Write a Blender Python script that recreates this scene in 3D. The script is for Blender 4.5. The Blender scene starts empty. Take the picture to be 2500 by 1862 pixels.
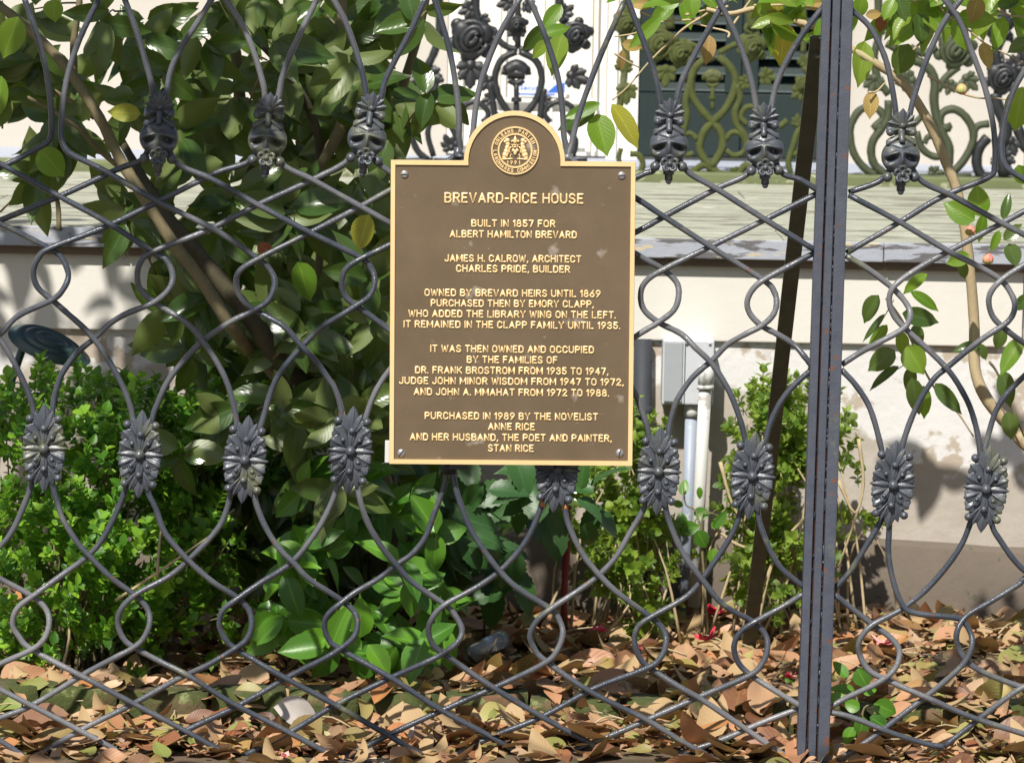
import bpy, bmesh, math, random
import numpy as np
from mathutils import Vector, Matrix, Euler
random.seed(7); rng = np.random.default_rng(7)
C = bpy.context.scene.collection
SC = bpy.context.scene
# ------------------------------------------------------------------ camera
FPX, CX, CY = 10400.0, 1250.0, 931.0          # focal length and centre in pixels of the 2500 px wide photograph
CAM = Vector((0, -8, 1.5)); PITCH = math.atan(1019/10400); ROLL = math.radians(1.1)
Fw = Vector((0, math.cos(PITCH), -math.sin(PITCH))); Up0 = Vector((0, math.sin(PITCH), math.cos(PITCH))); X0 = Vector((1, 0, 0))
Rt = X0*math.cos(ROLL)+Up0*math.sin(ROLL); Up = Up0*math.cos(ROLL)-X0*math.sin(ROLL)
cd = bpy.data.cameras.new('camera'); cam = bpy.data.objects.new('camera', cd); C.objects.link(cam); SC.camera = cam
M3 = Matrix((Rt, Up, -Fw)).transposed(); cam.matrix_world = Matrix.Translation(CAM) @ M3.to_4x4()
cd.sensor_width = 36; cd.lens = 36*FPX/2500; cd.clip_end = 200; cd.clip_start = 0.1
cd.dof.use_dof = True; cd.dof.focus_distance = 8.0; cd.dof.aperture_fstop = 13
# ------------------------------------------------------------------ light
SUN = Vector((-0.21, -0.62, 0.76)).normalized()
EL = math.asin(SUN.z); AZ = math.atan2(SUN.x, SUN.y)
w = bpy.data.worlds.new('World'); SC.world = w; w.use_nodes = True
nt = w.node_tree; bg = nt.nodes['Background']; sky = nt.nodes.new('ShaderNodeTexSky'); sky.sky_type = 'NISHITA'
sky.sun_disc = False; sky.sun_elevation = EL; sky.sun_rotation = AZ; sky.air_density = 1.0; sky.dust_density = 1.5
nt.links.new(sky.outputs[0], bg.inputs[0]); bg.inputs[1].default_value = 0.07
sl = bpy.data.lights.new('sun', 'SUN'); sl.energy = 5.0; sl.angle = math.radians(0.6); sl.color = (1, 0.955, 0.88)
so = bpy.data.objects.new('sun', sl); C.objects.link(so); so.rotation_euler = SUN.to_track_quat('Z', 'Y').to_euler(); so.location = (-3, -6, 6)
SC.view_settings.view_transform = 'Standard'; SC.view_settings.look = 'None'; SC.view_settings.exposure = 0.42; SC.view_settings.gamma = 1
SC.view_settings.use_curve_mapping = False

def ray(px, py): return Fw + Rt*((px-CX)/FPX) - Up*((py-CY)/FPX)
def P(px, py, Y):                     # photograph pixel -> point at depth Y
    d = ray(px, py); return CAM + d*((Y-CAM.y)/d.y)
def D(dx, dy, Y): return P(dx*1.1272, dy*1.1272, Y)
def G(px, py, z=0.0):
    d = ray(px, py); return CAM + d*((z-CAM.z)/d.z)
def S(Y): return (Y+8)/FPX            # metres per pixel at depth Y
rnd = random.uniform
# ------------------------------------------------------------------ materials
def new_mat(name):
    m = bpy.data.materials.new(name); m.use_nodes = True
    t = m.node_tree; return m, t, t.nodes['Principled BSDF']
def N(t, kind, **kw):
    n = t.nodes.new(kind)
    for k, v in kw.items(): setattr(n, k, v)
    return n
def noise(t, scale, detail=4, rough=0.6, vec=None, sc=None):
    n = N(t, 'ShaderNodeTexNoise'); n.inputs['Scale'].default_value = scale; n.inputs['Detail'].default_value = detail
    n.inputs['Roughness'].default_value = rough
    if vec is None:
        g = N(t, 'ShaderNodeNewGeometry'); vec = g.outputs['Position']
    if sc:
        mp = N(t, 'ShaderNodeMapping'); mp.inputs['Scale'].default_value = sc; t.links.new(vec, mp.inputs[0]); vec = mp.outputs[0]
    t.links.new(vec, n.inputs['Vector']); return n.outputs['Fac']
def ramp(t, fac, stops):
    r = N(t, 'ShaderNodeValToRGB'); e = r.color_ramp.elements
    while len(e) < len(stops): e.new(0.5)
    for i, (p, c) in enumerate(stops):
        e[i].position = p; e[i].color = tuple(c)+(1,) if len(c) == 3 else c
    t.links.new(fac, r.inputs[0]); return r.outputs[0]
def mix(t, fac, a, b, mode='MIX'):
    m = N(t, 'ShaderNodeMix', data_type='RGBA', blend_type=mode)
    if isinstance(fac, (int, float)): m.inputs[0].default_value = fac
    else: t.links.new(fac, m.inputs[0])
    for s, v in ((6, a), (7, b)):
        if isinstance(v, tuple): m.inputs[s].default_value = v+(1,) if len(v) == 3 else v
        else: t.links.new(v, m.inputs[s])
    return m.outputs[2]
def mth(t, op, a, b=0.0):
    m = N(t, 'ShaderNodeMath', operation=op)
    for i, v in enumerate((a, b)):
        if isinstance(v, (int, float)): m.inputs[i].default_value = v
        else: t.links.new(v, m.inputs[i])
    return m.outputs[0]
def bump(t, b, h, strength=0.3, dist=0.01):
    n = N(t, 'ShaderNodeBump'); n.inputs['Strength'].default_value = strength; n.inputs['Distance'].default_value = dist
    t.links.new(h, n.inputs['Height']); t.links.new(n.outputs[0], b.inputs['Normal'])
BW = lambda a, b: [(a, (0, 0, 0)), (b, (1, 1, 1))]
def iron_mat(name, c1, c2, lich, lichcol, rust=0.0, rough=0.42, bs=0.35):
    m, t, b = new_mat(name)
    base = mix(t, noise(t, 35, 5), c1, c2)
    base = mix(t, ramp(t, noise(t, 9, 6, 0.7), BW(lich, lich+0.12)), base, lichcol)
    if name == 'painted_iron': base = mix(t, ramp(t, noise(t, 3.0, 3, .5), BW(.46, .68)), base, (0.17, 0.17, 0.18))
    if rust: base = mix(t, ramp(t, noise(t, 55, 3, 0.6), BW(rust, rust+0.05)), base, (0.16, 0.055, 0.025))
    t.links.new(base, b.inputs['Base Color']); b.inputs['Roughness'].default_value = rough
    t.links.new(ramp(t, noise(t, 60, 4), [(0.3, (rough-.1,)*3), (0.7, (rough+.15,)*3)]), b.inputs['Roughness'])
    bump(t, b, noise(t, 260, 3), bs, 0.0012); return m
M = {}
M['iron'] = iron_mat('painted_iron', (0.026, 0.032, 0.045), (0.062, 0.070, 0.088), 0.575, (0.13, 0.135, 0.085), 0.675, 0.27, 0.7)
M['iron_orn'] = iron_mat('cast_iron_ornament', (0.038, 0.045, 0.058), (0.085, 0.092, 0.108), 0.53, (0.115, 0.12, 0.075), 0.72, 0.34, 0.6)
M['post'] = iron_mat('post_iron', (0.036, 0.045, 0.068), (0.085, 0.092, 0.115), 0.64, (0.11, 0.12, 0.09), 0.64, 0.45, 0.6)
M['black_iron'] = iron_mat('black_cast_iron', (0.008, 0.009, 0.011), (0.02, 0.022, 0.025), 0.72, (0.05, 0.055, 0.03), 0, 0.45)
M['green_iron'] = iron_mat('mossy_cast_iron', (0.028, 0.036, 0.006), (0.08, 0.095, 0.018), 0.6, (0.11, 0.12, 0.06), 0, 0.85)
M['dark_green_iron'] = iron_mat('dark_mossy_iron', (0.025, 0.035, 0.014), (0.055, 0.065, 0.03), 0.62, (0.07, 0.085, 0.035), 0, 0.6)
M['brace'] = iron_mat('mossy_brace', (0.045, 0.046, 0.03), (0.11, 0.11, 0.07), 0.56, (0.12, 0.125, 0.07), 0.72, 0.7)
m, t, b = new_mat('rust'); t.links.new(mix(t, noise(t, 60), (0.02, 0.008, 0.006), (0.10, 0.035, 0.018)), b.inputs['Base Color']); b.inputs['Roughness'].default_value = 0.9; M['rust'] = m
m, t, b = new_mat('brass')
t.links.new(mix(t, noise(t, 20, 4, .6, None, (1, 1, .15)), (0.78, 0.54, 0.25), (0.92, 0.68, 0.36)), b.inputs['Base Color']); b.inputs['Metallic'].default_value = 0.35
b.inputs['Roughness'].default_value = 0.42; bump(t, b, noise(t, 90, 3, .5, None, (1, 1, .1)), 0.15, 0.001); M['brass'] = m
m, t, b = new_mat('bronze_face')
c = mix(t, noise(t, 6, 4), (0.135, 0.094, 0.056), (0.22, 0.16, 0.10))
c = mix(t, ramp(t, noise(t, 22, 3, 0.45), BW(0.66, 0.74)), c, (0.40, 0.34, 0.28))
c = mix(t, ramp(t, noise(t, 60, 4, 0.6, None, (1, 1, 2.4)), BW(0.69, 0.75)), c, (0.36, 0.29, 0.22))
t.links.new(c, b.inputs['Base Color']); b.inputs['Metallic'].default_value = 0.45
t.links.new(ramp(t, noise(t, 18, 5), [(0.3, (0.30,)*3), (0.7, (0.48,)*3)]), b.inputs['Roughness'])
bump(t, b, noise(t, 420, 3), 0.4, 0.0008); M['bronze'] = m
m, t, b = new_mat('screw_metal'); b.inputs['Base Color'].default_value = (0.36, 0.34, 0.34, 1); b.inputs['Metallic'].default_value = 0.6; b.inputs['Roughness'].default_value = 0.4; M['screw'] = m
def leaf_mat(name, cols, back, rough=0.33, trans=0.28, tcol=(0.35, 0.55, 0.05), rib=0.35, bumpy=0.25, blot=0.45):
    m, t, b = new_mat(name)
    g = N(t, 'ShaderNodeNewGeometry'); oi = N(t, 'ShaderNodeObjectInfo'); uv = N(t, 'ShaderNodeUVMap')
    r = mth(t, 'FRACT', mth(t, 'ADD', oi.outputs['Random'], g.outputs['Random Per Island']))
    c = ramp(t, r, [(i/max(1, len(cols)-1), cc) for i, cc in enumerate(cols)])
    sx = N(t, 'ShaderNodeSeparateXYZ'); t.links.new(uv.outputs[0], sx.inputs[0])
    ab = mth(t, 'ABSOLUTE', mth(t, 'SUBTRACT', sx.outputs[1], 0.5))
    side = mth(t, 'SINE', mth(t, 'MULTIPLY', mth(t, 'ADD', sx.outputs[0], mth(t, 'MULTIPLY', ab, -0.7)), 55.0))
    c = mix(t, mth(t, 'MULTIPLY', ramp(t, ab, [(0.0, (1, 1, 1)), (0.05, (0, 0, 0))]), rib), c, tuple(min(1, x*2.2+0.03) for x in cols[-1]))
    c = mix(t, mth(t, 'MULTIPLY', ramp(t, noise(t, 30, 4), BW(0.5, 0.75)), blot), c, back)
    c2 = mix(t, g.outputs['Backfacing'], c, back)
    t.links.new(c2, b.inputs['Base Color']); b.inputs['Roughness'].default_value = rough
    t.links.new(mth(t, 'ADD', mth(t, 'MULTIPLY', g.outputs['Backfacing'], 0.18), rough), b.inputs['Roughness'])
    n = N(t, 'ShaderNodeBump'); n.inputs['Strength'].default_value = bumpy; n.inputs['Distance'].default_value = 0.001
    t.links.new(mth(t, 'ADD', side, noise(t, 120, 2)), n.inputs['Height']); t.links.new(n.outputs[0], b.inputs['Normal'])
    tr = N(t, 'ShaderNodeBsdfTranslucent'); t.links.new(mix(t, 0.6, c, tcol), tr.inputs[0])
    ms = N(t, 'ShaderNodeMixShader'); ms.inputs[0].default_value = trans
    t.links.new(b.outputs[0], ms.inputs[1]); t.links.new(tr.outputs[0], ms.inputs[2])
    t.links.new(ms.outputs[0], t.nodes['Material Output'].inputs[0]); return m
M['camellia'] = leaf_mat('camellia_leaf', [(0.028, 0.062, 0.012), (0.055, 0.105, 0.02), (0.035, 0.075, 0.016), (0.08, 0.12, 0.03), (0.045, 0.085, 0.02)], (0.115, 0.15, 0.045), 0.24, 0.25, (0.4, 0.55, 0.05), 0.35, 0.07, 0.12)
M['camellia_lit'] = leaf_mat('camellia_sunlit_leaf', [(0.07, 0.17, 0.012), (0.12, 0.24, 0.02), (0.17, 0.25, 0.03)], (0.2, 0.27, 0.06), 0.36, 0.4, (0.5, 0.7, 0.05), 0.3, 0.1)  # same leaf with its sunlit look put into brighter greens
M['camellia_yellow'] = leaf_mat('camellia_yellow_leaf', [(0.28, 0.32, 0.03), (0.36, 0.33, 0.04)], (0.3, 0.3, 0.08), 0.4, 0.4, (0.7, 0.6, 0.06))
M['privet'] = leaf_mat('privet_leaf', [(0.035, 0.12, 0.012), (0.08, 0.21, 0.018), (0.13, 0.30, 0.022)], (0.1, 0.18, 0.05), 0.4, 0.25, (0.35, 0.65, 0.04), 0.3, 0.06)
M['boxwood'] = leaf_mat('boxwood_leaf', [(0.03, 0.10, 0.012), (0.09, 0.24, 0.02), (0.05, 0.15, 0.014), (0.20, 0.40, 0.03), (0.28, 0.48, 0.04), (0.07, 0.18, 0.015)], (0.14, 0.24, 0.06), 0.35, 0.38, (0.4, 0.75, 0.05), 0.2)
M['boxwood_r'] = leaf_mat('yellowish_boxwood_leaf', [(0.05, 0.12, 0.014), (0.11, 0.2, 0.02), (0.19, 0.28, 0.03), (0.24, 0.34, 0.05)], (0.18, 0.25, 0.07), 0.4, 0.36, (0.5, 0.7, 0.05), 0.2)
M['dark_leaf'] = leaf_mat('dark_broad_leaf', [(0.02, 0.06, 0.015), (0.035, 0.1, 0.02), (0.03, 0.08, 0.025)], (0.06, 0.1, 0.05), 0.45, 0.18, (0.25, 0.5, 0.05), 0.3, 0.05)
M['litter'] = leaf_mat('dead_leaf', [(0.06, 0.024, 0.012), (0.30, 0.125, 0.055), (0.42, 0.25, 0.14), (0.12, 0.045, 0.022), (0.52, 0.36, 0.22), (0.20, 0.09, 0.045), (0.24, 0.26, 0.07), (0.40, 0.16, 0.06), (0.52, 0.36, 0.22), (0.15, 0.06, 0.032), (0.32, 0.31, 0.10), (0.38, 0.17, 0.085), (0.44, 0.25, 0.14), (0.24, 0.09, 0.04), (0.18, 0.23, 0.055)], (0.38, 0.26, 0.13), 0.5, 0.1, (0.6, 0.3, 0.08), 0.12, 0.12, 0.25)
M['deadleaf'] = leaf_mat('dried_hanging_leaf', [(0.30, 0.19, 0.06), (0.46, 0.34, 0.10)], (0.3, 0.2, 0.09), 0.6, 0.25, (0.6, 0.4, 0.1), 0.25, 0.4)
M['browncurl'] = leaf_mat('rusty_dead_leaf', [(0.2, 0.06, 0.025), (0.3, 0.1, 0.04)], (0.2, 0.08, 0.04), 0.7, 0.1, (0.4, 0.15, 0.05), 0.2, 0.4)
def bark(name, c1, c2, lich=0.6, lc=(0.18, 0.19, 0.1)):
    m, t, b = new_mat(name)
    c = mix(t, noise(t, 30, 5, .65, None, (1, 1, .4)), c1, c2); c = mix(t, ramp(t, noise(t, 14, 5), BW(lich, lich+.1)), c, lc)
    t.links.new(c, b.inputs['Base Color']); b.inputs['Roughness'].default_value = 0.85
    bump(t, b, noise(t, 110, 5, .7, None, (1, 1, .35)), 0.6, 0.003); return m
M['bark'] = bark('camellia_bark', (0.10, 0.085, 0.04), (0.24, 0.20, 0.11))
M['dark_bark'] = bark('dark_bark', (0.03, 0.025, 0.014), (0.09, 0.075, 0.04), 0.66, (0.1, 0.11, 0.05))
M['tan_bark'] = bark('tan_bark', (0.34, 0.26, 0.14), (0.50, 0.40, 0.25), 0.6, (0.42, 0.38, 0.2))
M['red_stem'] = bark('red_stem', (0.13, 0.015, 0.02), (0.22, 0.03, 0.04), 0.8)
def paint(name, c1, c2, peel=None, pc=(0.3, 0.3, 0.3), scale=4, sc=None, rough=0.7, fine=0.2, peel2=None, pc2=None):
    m, t, b = new_mat(name); c = mix(t, noise(t, scale, 5, .6, None, sc), c1, c2)
    if peel: c = mix(t, ramp(t, noise(t, scale*3, 7, .6, None, sc), BW(peel, peel+.03)), c, pc)
    if peel2: c = mix(t, ramp(t, noise(t, scale*5.3, 5, .6, None, sc), BW(peel2, peel2+.03)), c, pc2)
    t.links.new(c, b.inputs['Base Color']); b.inputs['Roughness'].default_value = rough
    bump(t, b, noise(t, 40, 6), fine, 0.004); return m
M['cream'] = paint('cream_paint', (0.55, 0.525, 0.475), (0.66, 0.635, 0.58), 0.66, (0.5, 0.46, 0.39), 2, (1, 1, .3))
M['cream_wall'] = paint('cream_stucco', (0.46, 0.42, 0.36), (0.53, 0.49, 0.42), None, (0, 0, 0), 3)
M['door'] = paint('white_door_paint', (0.74, 0.70, 0.62), (0.82, 0.78, 0.70), None, (0, 0, 0), 3, (1, 1, .2), 0.55)
M['foundation'] = paint('peeling_foundation', (0.54, 0.53, 0.52), (0.67, 0.655, 0.635), 0.55, (0.40, 0.34, 0.27), 2.2, (1, 1, 1.2), 0.85, 0.5, 0.66, (0.52, 0.5, 0.48))
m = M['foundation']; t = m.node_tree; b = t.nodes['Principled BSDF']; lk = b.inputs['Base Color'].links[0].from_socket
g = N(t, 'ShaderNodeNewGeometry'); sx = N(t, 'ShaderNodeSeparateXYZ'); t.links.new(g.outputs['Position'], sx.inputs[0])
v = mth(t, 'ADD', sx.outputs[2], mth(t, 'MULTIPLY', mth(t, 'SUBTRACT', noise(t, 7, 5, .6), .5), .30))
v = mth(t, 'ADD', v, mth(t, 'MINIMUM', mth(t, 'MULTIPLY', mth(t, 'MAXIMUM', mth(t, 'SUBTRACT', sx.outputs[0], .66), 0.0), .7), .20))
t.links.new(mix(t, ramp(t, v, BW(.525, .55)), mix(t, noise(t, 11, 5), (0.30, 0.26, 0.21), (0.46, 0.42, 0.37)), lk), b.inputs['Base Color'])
M['plinth'] = paint('concrete_plinth', (0.085, 0.066, 0.05), (0.16, 0.13, 0.10), 0.62, (0.07, 0.07, 0.045), 4, None, 0.9, 0.6)
M['deck'] = paint('weathered_dappled_deck', (0.26, 0.27, 0.20), (0.40, 0.41, 0.33), 0.53, (0.16, 0.16, 0.12), 3, (.35, 2.0, 1), 0.75, 0.4, 0.60, (0.55, 0.55, 0.46))  # peeling wear, with dappled sun and shade painted into the blotches
M['deck_edge'] = paint('peeling_blue_edge', (0.24, 0.26, 0.31), (0.42, 0.44, 0.49), 0.52, (0.11, 0.105, 0.11), 5, (.4, 1, 2.4), 0.7, 0.5, 0.62, (0.5, 0.42, 0.28))
M['porch_floor'] = paint('blue_porch_floor', (0.30, 0.33, 0.40), (0.38, 0.41, 0.48), 0.66, (0.4, 0.38, 0.34), 4)
M['sill'] = paint('mossy_sill', (0.07, 0.09, 0.03), (0.16, 0.18, 0.08), 0.6, (0.3, 0.3, 0.2), 8, (.5, 1, 1))
M['wood_under'] = paint('brown_trim', (0.13, 0.09, 0.06), (0.2, 0.14, 0.1), None, (0, 0, 0), 6, (.3, 1, 1))
M['shutter'] = paint('dark_green_shutter', (0.004, 0.013, 0.012), (0.008, 0.022, 0.019), 0.72, (0.03, 0.05, 0.045), 8, (.4, 1, 1), 0.55, 0.15)
M['shutter_highlight'] = paint('louvre_highlight', (0.07, 0.10, 0.095), (0.12, 0.15, 0.14), None, (0, 0, 0), 8, (.4, 1, 1), 0.5)  # paler green that stands for the highlight on louvre edges
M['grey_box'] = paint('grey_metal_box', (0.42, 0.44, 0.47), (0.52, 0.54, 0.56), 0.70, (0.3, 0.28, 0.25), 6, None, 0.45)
M['box_door'] = paint('dark_grey_box_door', (0.27, 0.29, 0.31), (0.34, 0.36, 0.38), None, (0, 0, 0), 6, None, 0.4)  # cover in a darker grey than the casing
M['pvc'] = paint('blue_grey_pvc', (0.22, 0.26, 0.33), (0.33, 0.37, 0.44), 0.64, (0.45, 0.46, 0.47), 7, None, 0.5)
M['galv'] = paint('galvanised_conduit', (0.48, 0.48, 0.47), (0.60, 0.60, 0.58), 0.60, (0.32, 0.30, 0.28), 8, None, 0.5)
M['drain'] = paint('dark_drainpipe', (0.015, 0.018, 0.024), (0.04, 0.045, 0.055), None, (0, 0, 0), 10)
M['lamp'] = paint('garden_light_metal', (0.02, 0.04, 0.042), (0.045, 0.075, 0.078), 0.66, (0.10, 0.12, 0.11), 12, None, 0.3)
M['soil'] = paint('garden_soil', (0.07, 0.048, 0.03), (0.15, 0.10, 0.06), 0.58, (0.08, 0.10, 0.03), 14, None, 0.95, 1.0)
M['bounce_pave'] = paint('bounce_concrete', (0.25, 0.24, 0.22), (0.33, 0.31, 0.28), 0.6, (0.2, 0.19, 0.17), 2)
m, t, b = new_mat('mossy_brick')
oi = N(t, 'ShaderNodeObjectInfo')
c = ramp(t, oi.outputs['Random'], [(0, (0.16, 0.075, 0.045)), (0.5, (0.12, 0.095, 0.06)), (1, (0.19, 0.09, 0.06))])
c = mix(t, ramp(t, noise(t, 9, 6, .65), BW(0.36, 0.50)), c, (0.055, 0.07, 0.015)); c = mix(t, ramp(t, noise(t, 26, 6), BW(0.58, 0.68)), c, (0.2, 0.22, 0.09))
t.links.new(c, b.inputs['Base Color']); b.inputs['Roughness'].default_value = 0.95; bump(t, b, noise(t, 90, 6, .7), 0.9, 0.006); M['brick'] = m
m, t, b = new_mat('camellia_petal'); oi = N(t, 'ShaderNodeObjectInfo')
t.links.new(ramp(t, oi.outputs['Random'], [(0, (0.62, 0.03, 0.08)), (0.5, (0.75, 0.10, 0.17)), (1, (0.78, 0.22, 0.28))]), b.inputs['Base Color']); b.inputs['Roughness'].default_value = 0.5; M['petal'] = m
m, t, b = new_mat('pale_pink_petal'); t.links.new(mix(t, noise(t, 60), (0.75, 0.16, 0.2), (0.8, 0.5, 0.42)), b.inputs['Base Color']); b.inputs['Roughness'].default_value = 0.5; M['palepetal'] = m
m, t, b = new_mat('bud_skin'); t.links.new(mix(t, ramp(t, noise(t, 55), BW(.42, .58)), (0.38, 0.4, 0.14), (0.78, 0.2, 0.16)), b.inputs['Base Color']); b.inputs['Roughness'].default_value = 0.5; M['bud'] = m
m, t, b = new_mat('clear_plastic'); b.inputs['Base Color'].default_value = (0.85, 0.9, 0.95, 1); b.inputs['Transmission Weight'].default_value = 0.75; b.inputs['Roughness'].default_value = 0.12; M['plastic'] = m
def flat(name, c, r=0.6):
    m, t, b = new_mat(name); b.inputs['Base Color'].default_value = c+(1,); b.inputs['Roughness'].default_value = r; return m
M['white'] = flat('sticker_white', (0.75, 0.78, 0.82)); M['blue'] = flat('sticker_blue', (0.03, 0.12, 0.5)); M['bolt'] = M['iron']
# ------------------------------------------------------------------ builders
class MB:
    def __init__(s): s.v = []; s.f = []; s.uv = []; s.n = 0
    def add(s, V, F, UV=None):
        V = np.asarray(V, float).reshape(-1, 3); s.v.append(V)
        s.f += [tuple(i+s.n for i in f) for f in F]
        s.uv.append(np.zeros((len(V), 2)) if UV is None else np.asarray(UV)); s.n += len(V)
    def mesh(s, name, mat, smooth=True):
        me = bpy.data.meshes.new(name); V = np.concatenate(s.v)
        me.from_pydata(V.tolist(), [], s.f); me.update()
        uv = me.uv_layers.new(name='UVMap'); idx = np.empty(len(me.loops), 'i'); me.loops.foreach_get('vertex_index', idx)
        uv.data.foreach_set('uv', np.concatenate(s.uv)[idx].ravel())
        if smooth: me.polygons.foreach_set('use_smooth', [True]*len(me.polygons))
        me.materials.append(mat); return me
def link(name, me, parent=None, mat4=None):
    o = bpy.data.objects.new(name, me); C.objects.link(o)
    o.matrix_world = mat4 if mat4 is not None else Matrix.Identity(4)
    if parent is not None:
        o.parent = parent; W = ROOT.get(parent.name, Matrix.Identity(4))
        L = W.inverted() @ (mat4 if mat4 is not None else Matrix.Identity(4)); o.matrix_basis = L
        ROOT[o.name] = W @ L
    else: ROOT[o.name] = mat4 if mat4 is not None else Matrix.Identity(4)
    return o
ROOT = {}
def part(name, mb, mat, parent, smooth=True, label=None, kind=None):
    o = link(name, mb.mesh(name, M[mat], smooth), parent)
    if label: o['label'] = label
    if kind: o['kind'] = kind
    return o
def thing(name, label, cat, loc=(0, 0, 0), group=None):
    o = bpy.data.objects.new(name, None); C.objects.link(o); o.location = loc; o.empty_display_size = 0.1
    ROOT[o.name] = Matrix.Translation(loc); o['label'] = label; o['category'] = cat
    if group: o['group'] = group
    return o
def box(mb, a, b, jit=0.0):
    (x0, y0, z0), (x1, y1, z1) = a, b
    V = np.array([(x, y, z) for x in (x0, x1) for y in (y0, y1) for z in (z0, z1)], float)
    if jit: V += rng.uniform(-jit, jit, V.shape)
    mb.add(V, [(0, 1, 3, 2), (4, 6, 7, 5), (0, 4, 5, 1), (2, 3, 7, 6), (0, 2, 6, 4), (1, 5, 7, 3)])
def bevbox(a, b, r=0.004, jit=0.0, seg=2):
    bm = bmesh.new(); bmesh.ops.create_cube(bm, size=1)
    for v in bm.verts: v.co = Vector([a[i]+(v.co[i]+.5)*(b[i]-a[i]) for i in range(3)])+Vector((rnd(-jit, jit), rnd(-jit, jit), rnd(-jit, jit)))
    bmesh.ops.bevel(bm, geom=bm.edges[:], offset=r, segments=seg, affect='EDGES', profile=0.6)
    mb = MB(); bm.verts.index_update(); mb.add([v.co[:] for v in bm.verts], [tuple(v.index for v in f.verts) for f in bm.faces]); bm.free(); return mb
def catmull(p, n=5):
    p = np.asarray(p, float); q = np.vstack([2*p[0]-p[1], p, 2*p[-1]-p[-2]]); out = []
    for i in range(1, len(q)-2):
        a, b, c, d = q[i-1], q[i], q[i+1], q[i+2]
        for k in range(n):
            t = k/n; out.append(0.5*((2*b)+(-a+c)*t+(2*a-5*b+4*c-d)*t*t+(-a+3*b-3*c+d)*t**3))
    out.append(q[-2]); return np.array(out)
def tube(mb, pts, r, seg=8, n=5, jit=0.0, ref=None):
    p = catmull(pts, n) if n > 1 else np.asarray(pts, float)
    T = np.gradient(p, axis=0); T /= np.linalg.norm(T, axis=1)[:, None]+1e-12
    if ref is None: ref = (0.0, 1.0, 0.0) if abs(T[:, 1]).mean() < 0.8 else (1.0, 0, 0)
    ref = np.array(ref)
    A = np.cross(T, ref); A /= np.linalg.norm(A, axis=1)[:, None]+1e-12; B = np.cross(T, A)
    k = len(p); R = np.full(k, r) if np.isscalar(r) else np.interp(np.linspace(0, 1, k), np.linspace(0, 1, len(r)), r)
    R = R*(1+jit*rng.uniform(-1, 1, k)); a = np.arange(seg)*2*math.pi/seg
    V = p[:, None, :]+R[:, None, None]*(np.cos(a)[None, :, None]*A[:, None, :]+np.sin(a)[None, :, None]*B[:, None, :])
    F = [(i*seg+j, i*seg+(j+1) % seg, (i+1)*seg+(j+1) % seg, (i+1)*seg+j) for i in range(k-1) for j in range(seg)]
    F += [tuple(range(seg))[::-1], tuple((k-1)*seg+j for j in range(seg))]
    mb.add(V.reshape(-1, 3), F)
def ball(mb, c, r, sq=(1, 1, 1), nu=10, nv=7):
    V = [(c[0]+r*sq[0]*math.sin(math.pi*j/nv)*math.cos(2*math.pi*i/nu), c[1]+r*sq[1]*math.sin(math.pi*j/nv)*math.sin(2*math.pi*i/nu), c[2]+r*sq[2]*math.cos(math.pi*j/nv)) for j in range(nv+1) for i in range(nu)]
    mb.add(V, [(j*nu+i, (j+1)*nu+i, (j+1)*nu+(i+1) % nu, j*nu+(i+1) % nu) for j in range(nv) for i in range(nu)])
def petal(mb, p0, p1, W, H, w0=0.0, kind='lobe', flute=0.35, nt=8, ns=8, lift=0.0):
    """fluted cast petal in (u, v, w): w rises towards the viewer"""
    p0 = np.array(p0, float); p1 = np.array(p1, float); d = p1-p0; L = np.linalg.norm(d); d /= L; nrm = np.array((-d[1], d[0])); V = []
    for i in range(nt+1):
        t = i/nt
        if kind == 'spike': wd = W*(math.sin(math.pi*min(1, 0.25+t*0.75))**0.8) if t < 1 else 0.02*W
        else: wd = W*(0.35+0.65*math.sin(math.pi*0.5*min(1, t*1.25)))*math.sqrt(max(0.0, 1-max(0, (t-.72)/.28)**2)) + 0.02
        hh = w0+lift*t*t
        for j in range(ns+1):
            s = -1+2*j/ns; q = p0+d*L*t+nrm*wd*s
            z = H*(1-s*s)*(0.6+0.4*math.sin(math.pi*t))+flute*H*math.cos(2.6*math.pi*s)*(1-t*0.4)
            V.append((q[0], q[1], hh+z))
    n = ns+1
    mb.add(V, [(i*n+j, i*n+j+1, (i+1)*n+j+1, (i+1)*n+j) for i in range(nt) for j in range(ns)])
def leaf_VF(L, W, curl=0.2, fold=0.25, twist=0.0, nt=7, drip=True, serr=0.0, wave=0.0, ph=0.0, lob=0):
    V = []; UV = []
    for i in range(nt+1):
        t = i/nt
        wd = math.sin(math.pi*t**0.78)**0.75 if 0 < t < 1 else 0.0
        if drip and t > 0.8: wd = 0.62*((1-t)/0.2)**1.5
        if lob: wd *= 0.72+0.28*math.cos(lob*2*math.pi*t)
        wd *= W/2*(1+serr*(-1)**i)
        x = L*t; zc = -curl*L*t*t; tw = twist*t
        for s in (-1, -0.5, 0, 0.5, 1):
            y = wd*s; z = zc+fold*abs(y)*(1 if fold else 0)+wave*W*math.sin(6*t+ph)*s
            V.append((x*(1-0.25*curl*t), y*math.cos(tw)-z*math.sin(tw)*0, z+y*math.sin(tw))); UV.append((t, 0.5+s*0.5))
    F = [(i*5+j, (i+1)*5+j, (i+1)*5+j+1, i*5+j+1) for i in range(nt) for j in range(4)]
    return np.array(V), F, np.array(UV)
def leaf_var(n, L, W, **kw):
    out = []
    for k in range(n):
        a = dict(curl=rnd(0.02, 0.35), fold=rnd(0.12, 0.5), twist=rnd(-0.5, 0.5), wave=rnd(0, .06), ph=rnd(0, 6)); a.update(kw)
        out.append(leaf_VF(L*rnd(.9, 1.1), W*rnd(.88, 1.12), **a))
    return out
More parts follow.
